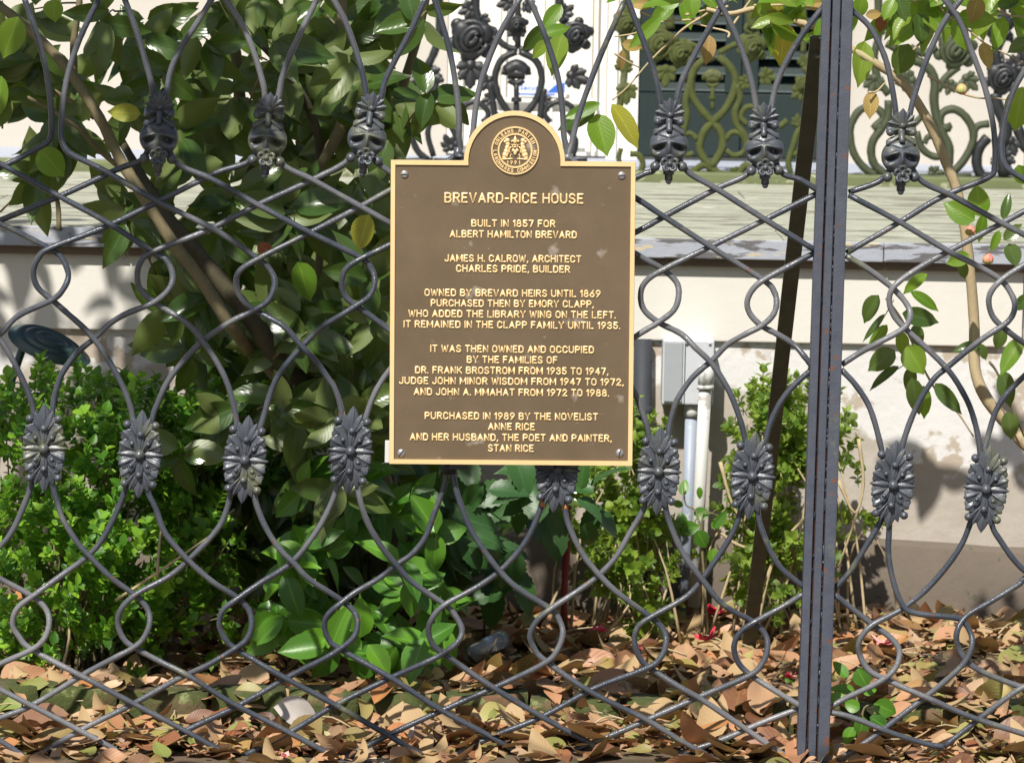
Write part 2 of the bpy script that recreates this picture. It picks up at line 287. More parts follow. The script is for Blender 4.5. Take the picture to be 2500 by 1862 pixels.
def mesh_of(vf, name, mat):
    mb = MB(); mb.add(*vf); return mb.mesh(name, M[mat])
def frame(tip, normal):
    """matrix whose x axis runs to the leaf tip and z axis is the leaf normal"""
    x = Vector(tip).normalized(); z = Vector(normal); z = (z-x*z.dot(x)).normalized(); y = z.cross(x)
    return Matrix((x, y, z)).transposed().to_4x4()
def scatter_leaves(root, places, var, mat, name='leaf', cap=300, stuff='foliage', key=None):
    """places: list of (pos, tipdir, normal, scale); the first cap become parts, the rest one stuff part"""
    key = key or (lambda p: p[0][1]); places = sorted(places, key=key)
    meshes = [mesh_of(v, name, mat) for v in var]
    for pos, tip, nm, sc in places[:cap]:
        link(name, random.choice(meshes), root, Matrix.Translation(pos) @ frame(tip, nm) @ Matrix.Scale(sc, 4))
    rest = places[cap:]
    if rest:
        mb = MB()
        for pos, tip, nm, sc in rest:
            V, F, U = random.choice(var); Mx = np.array(frame(tip, nm).to_3x3())*sc
            mb.add(V @ Mx.T+np.array(pos), F, U)
        part(stuff, mb, mat, root, kind='stuff')
def img_dir(ang, Y=0.0, away=0.0):      # direction seen at angle ang in the picture plane, leaning away from the camera
    a = math.radians(ang); return (Rt*math.cos(a)+Up*math.sin(a)+Fw*away).normalized()
def cam_normal(tilt=0.6, up=0.25):
    return (-Fw+Vector((rnd(-tilt, tilt), rnd(-.2, .2), up+rnd(-tilt, tilt)))).normalized()

# ================================================================== SETTING
# ---- ground
mb = MB(); nx, ny = 90, 60; xs = np.concatenate([np.linspace(-14, -2.2, 15), np.linspace(-2.1, 2.1, 60), np.linspace(2.2, 14, 15)]); ys = np.concatenate([np.linspace(-9, -0.4, 12), np.linspace(-.3, 2.4, 40), np.linspace(2.6, 14, 8)])
def gz(x, y): return 0.012*math.sin(3.1*x+1)*math.cos(2.3*y)+0.01*math.sin(7*x+5*y)-0.006
mb.add([(x, y, gz(x, y)) for y in ys for x in xs], [(j*90+i, j*90+i+1, (j+1)*90+i+1, (j+1)*90+i) for j in range(59) for i in range(89)])
ground = link('ground', mb.mesh('ground', M['soil'])); ground['kind'] = 'structure'
mb = MB(); box(mb, (-30, -45, -.06), (30, -.14, -.012)); pv = link('bounce_pavement', mb.mesh('bounce_pavement', M['bounce_pave'], False)); pv['kind'] = 'structure'  # unseen pale slab, added to bounce sunlight up at fence and plaque
# ---- house
house = thing('house', 'cream painted house with a raised weathered porch, dark green shutters and peeling foundation', 'house', (0, 2.0, 0))
ZD = 0.878
XL, XR = -4.5, 4.5
mb = MB()
nxw, nzw = 120, 30
def wall_grid(mb, x0, x1, z0, z1, Y, nx, nz, amp=0.002):
    V = []
    for k in range(nz+1):
        for i in range(nx+1):
            V.append((x0+(x1-x0)*i/nx, Y+rnd(-amp, amp), z0+(z1-z0)*k/nz))
    mb.add(V, [(k*(nx+1)+i, k*(nx+1)+i+1, (k+1)*(nx+1)+i+1, (k+1)*(nx+1)+i) for k in range(nz) for i in range(nx)])
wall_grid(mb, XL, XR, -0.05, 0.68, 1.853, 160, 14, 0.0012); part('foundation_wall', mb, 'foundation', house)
# plinth with a chipped sloping top, right and left
V = []; F = []; n = 120
for i in range(n+1):
    x = XL+(XR-XL)*i/n; zt = 0.185-0.012*x+0.006*math.sin(9*x)+rnd(-.003, .003)
    V += [(x, 1.815, -.05), (x, 1.812, zt-.008), (x, 1.822, zt), (x, 1.86, zt+.004)]
for i in range(n):
    for k in range(3): F.append((i*4+k, (i+1)*4+k, (i+1)*4+k+1, i*4+k+1))
mb = MB(); mb.add(V, F); part('plinth', mb, 'plinth', house)
zs0 = P(1250, 820, 1.88).z
def plank_x(name, x0, x1, y0, y1, z0, z1, mat, r=0.003, jit=0.0, parent=house):
    return part(name, bevbox((x0, y0, z0), (x1, y1, z1), r, jit), mat, parent, smooth=False)
for a, b_ in ((XL, -1.62), (-1.616, 1.18), (1.184, XR)): plank_x('skirting_board', a, b_, 1.838, 1.9, zs0, ZD-0.05, 'cream')
plank_x('edge_trim', XL, XR, 1.822, 1.837, ZD-0.066, ZD-0.046, 'wood_under', 0.002)
yb = 1.815
wd = [0.42, .45, .4, .43, .46, .38]
for i, wdt in enumerate(wd):
    y1 = yb+wdt
    for a, b_ in (((XL, -0.72), (-0.716, 1.52), (1.524, XR)) if i % 2 else ((XL, -1.32), (-1.316, .62), (.624, XR))):
        plank_x('deck_board', a, b_, yb, y1-.004, ZD-0.028, ZD+rnd(-.0015, .0015), 'deck', 0.003)
    yb = y1
DB = yb
for a, b_ in ((XL, -0.9), (-0.898, 0.85), (0.852, XR)): plank_x('deck_edge', a, b_, 1.80, 1.816, ZD-0.046, ZD-0.001, 'deck_edge', 0.003)
plank_x('porch_sill', XL, XR, DB, DB+0.12, ZD-.05, ZD+0.03, 'sill', 0.006)
plank_x('porch_floor', XL, XR, DB+.12, 5.2, ZD-.05, ZD+0.03, 'porch_floor', 0.002)
YW = 5.15
zb = ZD+0.03
def wallp(px, y=YW): return P(px, 300, y).x
xa, xb, xc, xd = wallp(1090), wallp(1480), wallp(1556), wallp(2070)
mb = MB(); box(mb, (XL, YW, zb), (xa, YW+.2, 4.2)); part('wall', mb, 'cream_wall', house, False)
mb = MB(); box(mb, (xd, YW, zb), (XR, YW+.2, 4.2)); part('wall', mb, 'cream_wall', house, False)
mb = MB(); box(mb, (xb, YW-.02, zb), (xc, YW+.2, 4.2)); box(mb, (xb+.012, YW-.035, zb), (xb+.03, YW-.021, 4.2)); part('door_casing', mb, 'door', house, False)
mb = MB(); box(mb, (xa, YW+.19, zb), (xb, YW+.2, 4.2)); box(mb, (xc, YW+.19, zb), (xd, YW+.2, 4.2)); part('wall_core', mb, 'cream_wall', house, False)
# white door with mouldings
door = part('door', bevbox((xa+.002, YW, zb+.006), (xb-.002, YW+.05, zb+2.3), .003), 'door', house, False)
for px, wdt, dep in ((1120, 9, .03), (1205, 14, .012), (1228, 5, .02), (1315, 10, .012), (1342, 6, .02), (1430, 12, .016), (1450, 6, .026)):
    x = wallp(px); part('moulding', bevbox((x, YW-dep, zb+.02), (x+wdt*S(YW), YW-.0005, zb+2.2), .002), 'door', door, False)
zr = P(1280, 240, YW).z
part('door_rail', bevbox((xa+.03, YW-.034, zr-.012), (xb-.03, YW-.031+.02, zr), .002), 'door', door, False)
part('kick_panel', bevbox((xa+.05, YW-.012, zb+.03), (xb-.05, YW-.0008, zr-.04), .004), 'door', door, False)
# shutters
zt = 4.0
for (s0, s1) in ((xc+.004, wallp(1806)), (wallp(1808), xd-.004)):
    sh = part('shutter', bevbox((s0, YW-.02, zb+.012), (s1, YW+.012, P(1700, 226, YW).z), .003), 'shutter', house, False)
    for q in (s0, s1-.05): part('stile', bevbox((q, YW-.024, P(1700, 226, YW).z+.001), (q+.05, YW+.012, zt), .002), 'shutter', sh, False)
    z = P(1700, 226, YW).z+.004
    while z < 2.2:
        mb = MB(); a, b_ = s0+.05, s1-.05
        V = [(a, YW-.022, z), (b_, YW-.022, z), (b_, YW+.02, z+.045), (a, YW+.02, z+.045), (a, YW-.022, z+.005), (b_, YW-.022, z+.005), (b_, YW+.02, z+.051), (a, YW+.02, z+.051)]
        mb.add(V, [(0, 1, 2, 3), (7, 6, 5, 4), (0, 4, 5, 1), (3, 2, 6, 7), (0, 3, 7, 4), (1, 5, 6, 2)])
        lv = part('louvre', mb, 'shutter', sh, False)
        mb = MB(); box(mb, (a, YW-.0255, z+.002), (b_, YW-.0225, z+.0062)); part('louvre_highlight_strip', mb, 'shutter_highlight', sh, False)  # thin pale strip paints the highlight along the louvre front
        z += 0.0512
    mb = MB(); box(mb, (s0+.05, YW+.03, z0 := P(1700, 226, YW).z), (s1-.05, YW+.032, zt)); part('shutter_back', mb, 'shutter', sh, False)
# sticker
st = thing('security_sticker', 'small white and blue security sticker reading Secure on the pale door', 'sticker', P(1320, 215, YW-.036))
a = P(1262, 195, YW-.036); c = P(1382, 238, YW-.036)
mb = MB(); box(mb, (a.x, YW-.037, c.z), (c.x, YW-.035, a.z)); part('backing', mb, 'white', st, False)
mb = MB(); box(mb, (a.x+.004, YW-.0385, c.z+.006), (c.x-.035, YW-.0372, c.z+.010))
e = P(1335, 226, YW-.038); f2 = P(1362, 202, YW); f3 = P(1378, 226, YW)
mb.add([(e.x, YW-.0385, e.z), (f3.x, YW-.0385, e.z), (f3.x, YW-.0385, f2.z), (f2.x, YW-.0385, f2.z), (e.x, YW-.0372, e.z), (f3.x, YW-.0372, e.z), (f3.x, YW-.0372, f2.z), (f2.x, YW-.0372, f2.z)], [(0, 1, 2, 3), (4, 7, 6, 5), (0, 3, 7, 4), (1, 5, 6, 2), (3, 2, 6, 7), (0, 4, 5, 1)])
part('blue_stripe', mb, 'blue', st, False)
def text_mesh(s, w_, h, mat, ext=0.0012, bev=0.0004, bold=0.0, sp=1.12):
    cu = bpy.data.curves.new('txt', 'FONT'); cu.body = s; cu.size = 1; cu.resolution_u = 3; cu.align_x = 'LEFT'; cu.space_character = sp
    cu.offset = bold; cu.space_word = 1.15
    o = bpy.data.objects.new('txt', cu); C.objects.link(o); bpy.context.view_layer.update()
    me = bpy.data.meshes.new_from_object(o.evaluated_get(bpy.context.evaluated_depsgraph_get())); bpy.data.objects.remove(o)
    co = np.empty(len(me.vertices)*3, 'f'); me.vertices.foreach_get('co', co); co = co.reshape(-1, 3).astype(float)
    caph = 0.729 if any(ch.isalpha() for ch in s) else 0.729
    F0 = [tuple(p.vertices) for p in me.polygons]; bpy.data.meshes.remove(me)
    x0, x1 = co[:, 0].min(), co[:, 0].max(); V = np.zeros_like(co)
    V[:, 0] = (co[:, 0]-x0)/(x1-x0)*w_-w_/2; V[:, 1] = co[:, 1]/caph*h
    # solid letters with a sloped shoulder: flat face in front, wider foot behind
    n = len(V); edges = {}
    for f in F0:
        for i in range(len(f)):
            e_ = (f[i], f[(i+1) % len(f)]); edges[e_] = edges.get(e_, 0)+1
    bd = [e_ for e_ in edges if (e_[1], e_[0]) not in edges]
    off = np.zeros((n, 2))
    for i, j in bd:
        d = V[j, :2]-V[i, :2]; L = np.linalg.norm(d)+1e-9; nn = np.array((d[1], -d[0]))/L; off[i] += nn; off[j] += nn
    ln = np.linalg.norm(off, axis=1); ln[ln == 0] = 1; off = off/ln[:, None]*bev
    V2 = V.copy(); V2[:, :2] += off; V[:, 2] = ext; V2[:, 2] = -0.0004
    VV = np.vstack([V, V2]); FF = list(F0)+[(j, i, i+n, j+n) for i, j in bd]
    mb = MB(); mb.add(VV, FF); return mb
mb = text_mesh('Secure', 52*S(YW), 13*S(YW), 'blue', 0.0008, 0.0001, 0.01)
mm = mb.mesh('lettering', M['blue'], False); p = P(1296, 219, YW)
link('lettering', mm, st, Matrix.Translation((p.x, YW-.0375, p.z)) @ Matrix.Rotation(math.pi/2, 4, 'X'))

# ---- wall services
def cyl_between(mb, a, b_, r, seg=16): tube(mb, [a, b_], r, seg, 1)
def vert_pipe(mb, p0, p1, r): cyl_between(mb, p0, p1, r)
dp = thing('drainpipe', 'dark cast drainpipe on the foundation just right of the bronze plaque', 'pipe', G(1568, 1480))
mb = MB(); a = P(1570, 828, 1.825); g = P(1560, 1470, 1.80); g.y = 1.80; cyl_between(mb, a, g, 0.021); part('pipe', mb, 'drain', dp)
mb = MB(); q = a.lerp(g, .25); cyl_between(mb, q, q-Vector((0, 0, .03)), 0.025); part('collar', mb, 'drain', dp)
eb = thing('electrical_box', 'grey metal electrical box mounted under the porch above two conduits', 'box', P(1680, 989, 1.85))
Yb = 1.76; a = P(1619, 829, Yb); c = P(1741, 989, Yb)
part('casing', bevbox((a.x, Yb, c.z), (c.x, 1.852, a.z), .004), 'grey_box', eb, False)
d_ = P(1668, 835, Yb)
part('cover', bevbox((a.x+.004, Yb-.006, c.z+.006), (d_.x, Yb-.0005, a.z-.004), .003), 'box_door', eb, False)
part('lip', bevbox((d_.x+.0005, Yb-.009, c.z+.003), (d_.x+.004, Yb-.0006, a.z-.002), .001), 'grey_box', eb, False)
for q in ((1733, 838), (1733, 980), (1677, 838)):
    mb = MB(); p = P(q[0], q[1], Yb); cyl_between(mb, p, p+Vector((0, -.004, 0)), .0035, 8); part('screw', mb, 'galv', eb)
c1 = thing('conduit_pipe', 'blue grey plastic conduit running down from the grey electrical box', 'pipe', G(1672, 1520))
mb = MB(); Yc = 1.79; a = P(1688, 1012, Yc); g = P(1671, 1505, Yc); cyl_between(mb, a, g, .0145); part('pipe', mb, 'pvc', c1)
mb = MB(); cyl_between(mb, P(1689, 988, Yc), P(1688, 1018, Yc), .0175); part('collar', mb, 'galv', c1)
c2 = thing('conduit_pipe', 'pale galvanised conduit with a collar, right beside the blue grey plastic one', 'pipe', G(1700, 1500))
Yc = 1.735
mb = MB(); cyl_between(mb, P(1722, 940, Yc), P(1694, 1480, Yc), .0145); part('pipe', mb, 'galv', c2)
mb = MB(); cyl_between(mb, P(1725, 892, Yc), P(1722, 942, Yc), .0175); cyl_between(mb, P(1722, 940, Yc), P(1722, 950, Yc), .0195); part('collar', mb, 'galv', c2)
mb = MB(); cyl_between(mb, P(1703, 975, 1.75), P(1740, 975, 1.75), .004, 8); part('strap', mb, 'galv', c2)
# ---- brick edging
be = thing('brick_edging', 'row of mossy old bricks edging the leaf covered bed behind the fence', 'brick edging', (0, .35, 0))
x = -1.9
while x < 1.95:
    L = rnd(.135, .185); h = rnd(.050, .064); y0 = .305+rnd(-.008, .01); zt = h-.0*x
    bm = bmesh.new(); bmesh.ops.create_cube(bm, size=1)
    bmesh.ops.subdivide_edges(bm, edges=bm.edges[:], cuts=3, use_grid_fill=True)
    for v in bm.verts:
        q = v.co*2
        rr = 1-0.022*(abs(q.x)**6*abs(q.z)**4+abs(q.y)**6*abs(q.z)**4+abs(q.x)**6*abs(q.y)**4)
        v.co = Vector((v.co.x*L, v.co.y*.10, v.co.z*.1))*rr+Vector((rnd(-.003, .003), rnd(-.003, .003), rnd(-.003, .003)))
    rz = Matrix.Rotation(rnd(-.07, .07), 3, 'Z') @ Matrix.Rotation(rnd(-.05, .05), 3, 'Y')
    mb = MB(); bm.verts.index_update()
    mb.add([(rz @ v.co+Vector((x+L/2, y0+.05, h-.05)))[:] for v in bm.verts], [tuple(v.index for v in f.verts) for f in bm.faces]); bm.free()
    part('brick', mb, 'brick', be)
    x += L+rnd(.001, .008)

# ================================================================== FENCE
RR = 7.3*S(0)
def rod_pts(pts, Y=0.0):
    n = len(pts); out = []
    for i, (px, py) in enumerate(pts):
        a = pts[max(0, i-1)]; b_ = pts[min(n-1, i+1)]; dx, dy = b_[0]-a[0], b_[1]-a[1]
        L = math.hypot(dx, dy)+1e-6; s = (dx/L)*(dy/L)*2
        yp = py-.04*(px-1250)
        reg = -1 if (625 < yp < 815 or 1465 < yp < 1655) else 1
        s = max(-1, min(1, s*1.6))
        out.append(tuple(P(px, py, Y-s*reg*RR*0.95)))
    return out
T4L = [(1055, -20), (1083, 70), (1102, 144), (1118, 252), (1120, 330), (1108, 384), (951, 465), (881, 504), (763, 565), (630, 632), (585, 662), (577, 693), (589, 728), (620, 756), (691, 795), (727, 834), (769, 880), (800, 922), (818, 950), (833, 1000), (838, 1060), (830, 1150), (820, 1200), (790, 1268), (754, 1323), (717, 1368), (681, 1395), (636, 1422), (577, 1463), (544, 1490), (536, 1527), (552, 1562), (579, 1585), (681, 1646), (808, 1714), (945, 1792), (1045, 1852)]
RODS = [
 # left-going rods (top to bottom)
 [(57, -10), (87, 76), (110, 159), (123, 242), (126, 295), (126, 325), (116, 347), (80, 368), (20, 400), (-100, 455)],
 [(301, -10), (329, 64), (348, 125), (364, 182), (373, 223), (375, 300), (352, 384), (288, 413), (151, 477), (0, 538), (-90, 575)],
 [(545, -10), (591, 61), (617, 121), (636, 182), (646, 231), (645, 310), (613, 390), (523, 424), (379, 496), (250, 557), (122, 606), (93, 631), (81, 666), (93, 703), (128, 733), (167, 767), (209, 805), (248, 852), (287, 918), (310, 968), (324, 1020), (325, 1110), (308, 1185), (291, 1235), (257, 1305), (218, 1354), (163, 1395), (88, 1449), (43, 1484), (31, 1523), (47, 1554), (78, 1585), (202, 1651), (330, 1719), (459, 1787), (570, 1850)],
 [(809, -10), (842, 51), (866, 115), (884, 176), (894, 236), (890, 310), (854, 387), (769, 436), (630, 500), (507, 562), (374, 614), (343, 640), (335, 677), (345, 710), (378, 739), (411, 759), (457, 790), (492, 829), (531, 887), (558, 945), (577, 1025), (580, 1120), (565, 1195), (553, 1245), (529, 1294), (463, 1364), (412, 1407), (334, 1449), (296, 1486), (288, 1523), (303, 1560), (330, 1581), (389, 1613), (459, 1648), (564, 1714), (700, 1784), (826, 1851)],
 T4L,
 [(1290, -10), (1333, 94), (1365, 202), (1376, 325), (1368, 392), (1200, 478), (951, 598), (884, 630), (845, 656), (835, 689), (842, 722), (870, 747), (945, 801), (1010, 860), (1060, 940), (1088, 1020), (1095, 1100), (1090, 1150), (1085, 1184), (1058, 1259), (1040, 1308), (1008, 1350), (967, 1379), (923, 1413), (869, 1444), (832, 1472), (802, 1498), (792, 1525), (802, 1559), (829, 1583), (958, 1656), (1074, 1731), (1198, 1797), (1300, 1854)],
 [(1527, -15), (1557, 65), (1582, 131), (1601, 191), (1612, 253), (1620, 330), (1597, 412), (1554, 433), (1300, 560), (1135, 640), (1096, 668), (1085, 705), (1096, 738), (1130, 765), (1195, 810), (1250, 870), (1290, 940), (1320, 1020), (1335, 1100), (1330, 1180), (1324, 1226), (1306, 1277), (1276, 1332), (1226, 1388), (1170, 1429), (1090, 1473), (1058, 1504), (1046, 1538), (1058, 1574), (1090, 1600), (1203, 1677), (1318, 1746), (1433, 1810), (1510, 1856)],
 [(1745, -15), (1778, 46), (1808, 114), (1832, 188), (1846, 261), (1855, 340), (1833, 418), (1751, 460), (1630, 524), (1554, 566), (1380, 648), (1340, 678), (1328, 712), (1340, 746), (1375, 774), (1440, 815), (1500, 880), (1545, 948), (1565, 997), (1584, 1060), (1590, 1150), (1576, 1231), (1538, 1300), (1506, 1356), (1464, 1402), (1421, 1435), (1347, 1484), (1312, 1513), (1294, 1550), (1306, 1586), (1334, 1614), (1438, 1686), (1576, 1755), (1660, 1806), (1760, 1860)],
 [(2001, 470), (1875, 533), (1751, 594), (1620, 658), (1576, 688), (1564, 721), (1573, 757), (1610, 788), (1663, 815), (1697, 848), (1738, 888), (1775, 945), (1800, 1003), (1819, 1073), (1822, 1160), (1807, 1251), (1784, 1309), (1733, 1387), (1679, 1453), (1592, 1504), (1558, 1529), (1549, 1566), (1563, 1607), (1590, 1632), (1660, 1677), (1718, 1710), (1811, 1772), (1889, 1826), (1945, 1860)],
 [(1995, 614), (1930, 648), (1864, 684), (1836, 709), (1824, 739), (1833, 769), (1862, 797), (1896, 815), (1939, 842), (1963, 869), (1985, 897)],
 [(1965, 1447), (1904, 1484), (1842, 1518), (1807, 1543), (1792, 1578), (1803, 1617), (1834, 1648), (1893, 1686), (1958, 1725)],
 # right-going rods
 [(-90, 505), (0, 545), (124, 609), (151, 631), (167, 670), (155, 705), (126, 733), (46, 770), (0, 817), (-60, 880)],
 [(-90, 352), (0, 400), (133, 473), (265, 545), (372, 615), (407, 635), (422, 674), (411, 708), (374, 739), (306, 767), (263, 794), (232, 825), (194, 856), (155, 906), (136, 956), (128, 1003), (118, 1100), (128, 1181), (143, 1235), (155, 1270), (190, 1325), (218, 1356), (272, 1410), (332, 1454), (361, 1488), (365, 1523), (350, 1558), (325, 1581), (272, 1609), (202, 1647), (78, 1721), (0, 1752), (-80, 1790)],
 [(242, -2), (212, 57), (186, 117), (167, 178), (155, 242), (151, 295), (150, 333), (159, 362), (182, 381), (261, 420), (379, 489), (523, 560), (630, 632), (657, 656), (671, 689), (657, 731), (622, 757), (562, 786), (500, 829), (457, 871), (411, 929), (384, 987), (372, 1022), (355, 1110), (360, 1193), (380, 1240), (404, 1302), (459, 1366), (517, 1418), (577, 1457), (608, 1490), (614, 1527), (602, 1560), (575, 1582), (505, 1624), (435, 1656), (326, 1717), (200, 1780), (78, 1850)],
 [(519, -4), (481, 57), (447, 110), (420, 163), (407, 223), (400, 300), (428, 394), (519, 438), (629, 500), (757, 568), (880, 629), (906, 656), (915, 686), (903, 722), (868, 747), (830, 771), (782, 801), (742, 841), (712, 874), (682, 913), (662, 955), (640, 1030), (612, 1120), (620, 1208), (645, 1280), (681, 1338), (719, 1376), (754, 1413), (834, 1465), (866, 1495), (873, 1525), (862, 1557), (826, 1586), (790, 1608), (711, 1648), (583, 1721), (459, 1780), (330, 1850)],
 [(779, -10), (742, 64), (712, 129), (689, 189), (680, 235), (665, 310), (685, 396), (763, 439), (880, 504), (951, 544), (1125, 640), (1155, 668), (1163, 705), (1152, 738), (1115, 765), (1050, 800), (1000, 850), (950, 905), (915, 960), (890, 1030), (872, 1110), (875, 1198), (893, 1265), (926, 1326), (966, 1377), (1008, 1422), (1088, 1477), (1113, 1504), (1128, 1538), (1116, 1568), (1082, 1594), (1040, 1616), (958, 1652), (820, 1720), (719, 1780), (585, 1850)],
 [(1041, -8), (1003, 76), (966, 145), (942, 194), (930, 239), (912, 310), (927, 402), (1100, 490), (1370, 645), (1400, 678), (1408, 712), (1396, 746), (1360, 772), (1290, 810), (1230, 860), (1180, 920), (1140, 990), (1112, 1070), (1105, 1140), (1113, 1193), (1140, 1271), (1170, 1326), (1218, 1391), (1267, 1438), (1345, 1487), (1367, 1516), (1374, 1547), (1361, 1585), (1333, 1616), (1235, 1665), (1078, 1734), (958, 1789), (825, 1856)],
 [(1274, -10), (1217, 90), (1174, 202), (1156, 314), (1162, 388), (1300, 475), (1554, 621), (1618, 658), (1651, 688), (1657, 721), (1645, 757), (1606, 788), (1554, 820), (1480, 880), (1430, 950), (1395, 1030), (1380, 1120), (1379, 1238), (1397, 1302), (1427, 1359), (1466, 1406), (1512, 1450), (1590, 1507), (1620, 1538), (1626, 1570), (1612, 1605), (1578, 1631), (1452, 1679), (1325, 1748), (1198, 1799), (1088, 1852)],
 [(1524, 5), (1463, 144), (1419, 263), (1396, 350), (1402, 396), (1554, 485), (1609, 521), (1736, 603), (1864, 684), (1890, 712), (1896, 742), (1886, 771), (1857, 797), (1821, 815), (1775, 842), (1738, 880), (1691, 921), (1655, 973), (1639, 1019), (1631, 1062), (1622, 1150), (1625, 1237), (1644, 1300), (1671, 1356), (1714, 1414), (1768, 1477), (1836, 1516), (1869, 1550), (1873, 1585), (1860, 1620), (1828, 1649), (1718, 1696), (1640, 1730), (1503, 1790), (1332, 1858)],
 [(1776, -8), (1726, 79), (1691, 144), (1663, 202), (1651, 253), (1645, 330), (1672, 412), (1751, 462), (1863, 533), (1995, 614)],
 [(2030, -8), (1963, 79), (1919, 153), (1895, 210), (1884, 264), (1882, 340), (1905, 418), (1954, 439), (2001, 467)],
 [(1985, 899), (1936, 943), (1903, 986), (1881, 1033), (1868, 1079), (1852, 1160), (1850, 1251), (1869, 1317), (1904, 1383), (1965, 1434)],
 [(1955, 1727), (1858, 1764), (1757, 1807), (1640, 1845)],
 [(-60, 760), (0, 829), (31, 879), (58, 933), (74, 972), (83, 1010), (92, 1100), (77, 1181), (58, 1235), (31, 1294), (0, 1333), (-70, 1390)],
 [(-80, 1368), (0, 1412), (80, 1456), (113, 1488), (120, 1523), (107, 1560), (76, 1586), (0, 1620), (-80, 1660)],
 [(-80, 1640), (0, 1682), (70, 1718), (202, 1786), (325, 1852)], [(-70, 1765), (0, 1807), (66, 1850)],
]
RODS2 = [
 [(2075, 22), (2121, 63), (2151, 117), (2170, 174), (2186, 267), (2190, 350), (2159, 433), (2072, 470)],
 [(2352, -8), (2312, 44), (2284, 95), (2252, 174), (2224, 267), (2215, 350), (2241, 434), (2330, 481), (2443, 543), (2560, 604)],
 [(2300, -8), (2341, 49), (2371, 123), (2404, 212), (2423, 294), (2429, 354), (2428, 405), (2412, 434), (2299, 481), (2202, 539), (2066, 618)],
 [(2560, 80), (2497, 180), (2470, 232), (2450, 302), (2445, 368), (2456, 407), (2497, 436), (2580, 480)],
 [(2072, 476), (2198, 543), (2315, 613), (2377, 644), (2441, 682), (2466, 712), (2478, 747), (2460, 786), (2396, 829), (2317, 893), (2276, 930), (2233, 1003), (2202, 1092), (2190, 1180), (2150, 1272), (2114, 1333), (2075, 1395), (2036, 1438)],
 [(2580, 470), (2500, 516), (2450, 543), (2315, 614), (2237, 658), (2185, 697), (2171, 732), (2183, 771), (2212, 804), (2260, 848), (2313, 901), (2346, 949), (2373, 1007), (2392, 1092), (2392, 1190), (2367, 1282), (2336, 1348), (2270, 1430), (2202, 1486), (2130, 1525), (2099, 1562), (2099, 1597), (2122, 1636), (2169, 1661), (2262, 1702), (2378, 1752), (2500, 1791), (2580, 1820)],
 [(2065, 624), (2121, 658), (2182, 706), (2214, 743), (2222, 771), (2206, 802), (2144, 837), (2101, 860), (2055, 890)],
 [(2580, 600), (2500, 647), (2443, 685), (2415, 724), (2423, 771), (2458, 806), (2500, 837), (2570, 880)],
 [(2054, 902), (2090, 941), (2125, 999), (2152, 1096), (2165, 1180), (2171, 1275), (2169, 1348), (2180, 1414), (2204, 1477), (2235, 1496), (2301, 1504), (2347, 1512), (2369, 1543), (2373, 1573), (2358, 1612), (2320, 1651), (2258, 1702), (2192, 1752), (2126, 1803), (2035, 1860)],
 [(2570, 860), (2500, 918), (2439, 988), (2412, 1065), (2404, 1110), (2410, 1200), (2421, 1278), (2441, 1317), (2491, 1383), (2560, 1430)],
 [(2030, 1445), (2122, 1518), (2172, 1554), (2196, 1589), (2184, 1633), (2145, 1665), (2068, 1702), (2024, 1727)],
 [(2560, 1370), (2500, 1412), (2487, 1426), (2417, 1469), (2359, 1504), (2336, 1543), (2340, 1581), (2363, 1616), (2400, 1640), (2456, 1663), (2560, 1700)],
 [(2022, 1737), (2079, 1750), (2184, 1791), (2262, 1815), (2304, 1822)],
 [(2304, 1822), (2378, 1764), (2476, 1690), (2560, 1645)],
]
# --- ornament meshes in local (u right, v up, w towards viewer), unit = picture pixel at the fence
def rosette_mb():
    mb = MB()
    n = 32; V = [(0, 0, 8)]; F = []
    for k in range(1, 5):
        for i in range(n):
            a = 2*math.pi*i/n; r = k/4; V.append((45*r*math.cos(a), 88*r*math.sin(a), 8*(1-r*r)-5*(k == 4)))
    F += [(0, 1+i, 1+(i+1) % n) for i in range(n)]
    F += [(1+k*n+i, 1+(k+1)*n+i, 1+(k+1)*n+(i+1) % n, 1+k*n+(i+1) % n) for k in range(3) for i in range(n)]
    mb.add(V, F)
    for s in (-1, 1):
        petal(mb, (0, 50*s), (0, 110*s), 17, 9, 1, 'spike', 0.3)
        for m_ in (-1, 1):
            petal(mb, (5*m_, 44*s), (23*m_, 92*s), 12, 8, 4, 'spike', 0.3); ball(mb, (35*m_, 73*s, 10), 10.5)
            petal(mb, (7*m_, 42*s), (34*m_, 76*s), 10, 8, 5, 'lobe', 0.3, lift=3)
            for (p0, p1, W, H, lf) in (((10, 26), (43, 55), 19, 10, 4), ((12, 9), (50, 27), 19, 11, 5)):
                petal(mb, (p0[0]*m_, p0[1]*s), (p1[0]*m_, p1[1]*s), W, H, 4, 'lobe', 0.2, 9, 12, lift=lf+4)
                d = np.array(p1)-np.array(p0); d = d/np.linalg.norm(d); q = np.array((-d[1], d[0]))
                for e_, bk, rr in ((-1, 10, 5.2), (0, 3, 5.5), (1, 10, 5.2)): ball(mb, ((p1[0]-bk*d[0]+q[0]*W*.66*e_)*m_, (p1[1]-bk*d[1]+q[1]*W*.66*e_)*s, 7+lf), rr, (1, 1, .7), nu=9, nv=6)
            petal(mb, (5*m_, 6*s), (26*m_, 44*s), 9, 6, 12, 'lobe', 0.35, lift=5); ball(mb, (20*m_, 27*s, 18), 6.5, nu=8, nv=6)
        petal(mb, (0, 8*s), (0, 54*s), 10, 6, 12, 'lobe', 0.45); ball(mb, (0, 50*s, 17), 9)
    for m_ in (-1, 1): petal(mb, (12*m_, 0), (58*m_, 0), 11, 8, 8, 'spike', 0.12)
    ball(mb, (0, 0, 19), 13.5); return mb
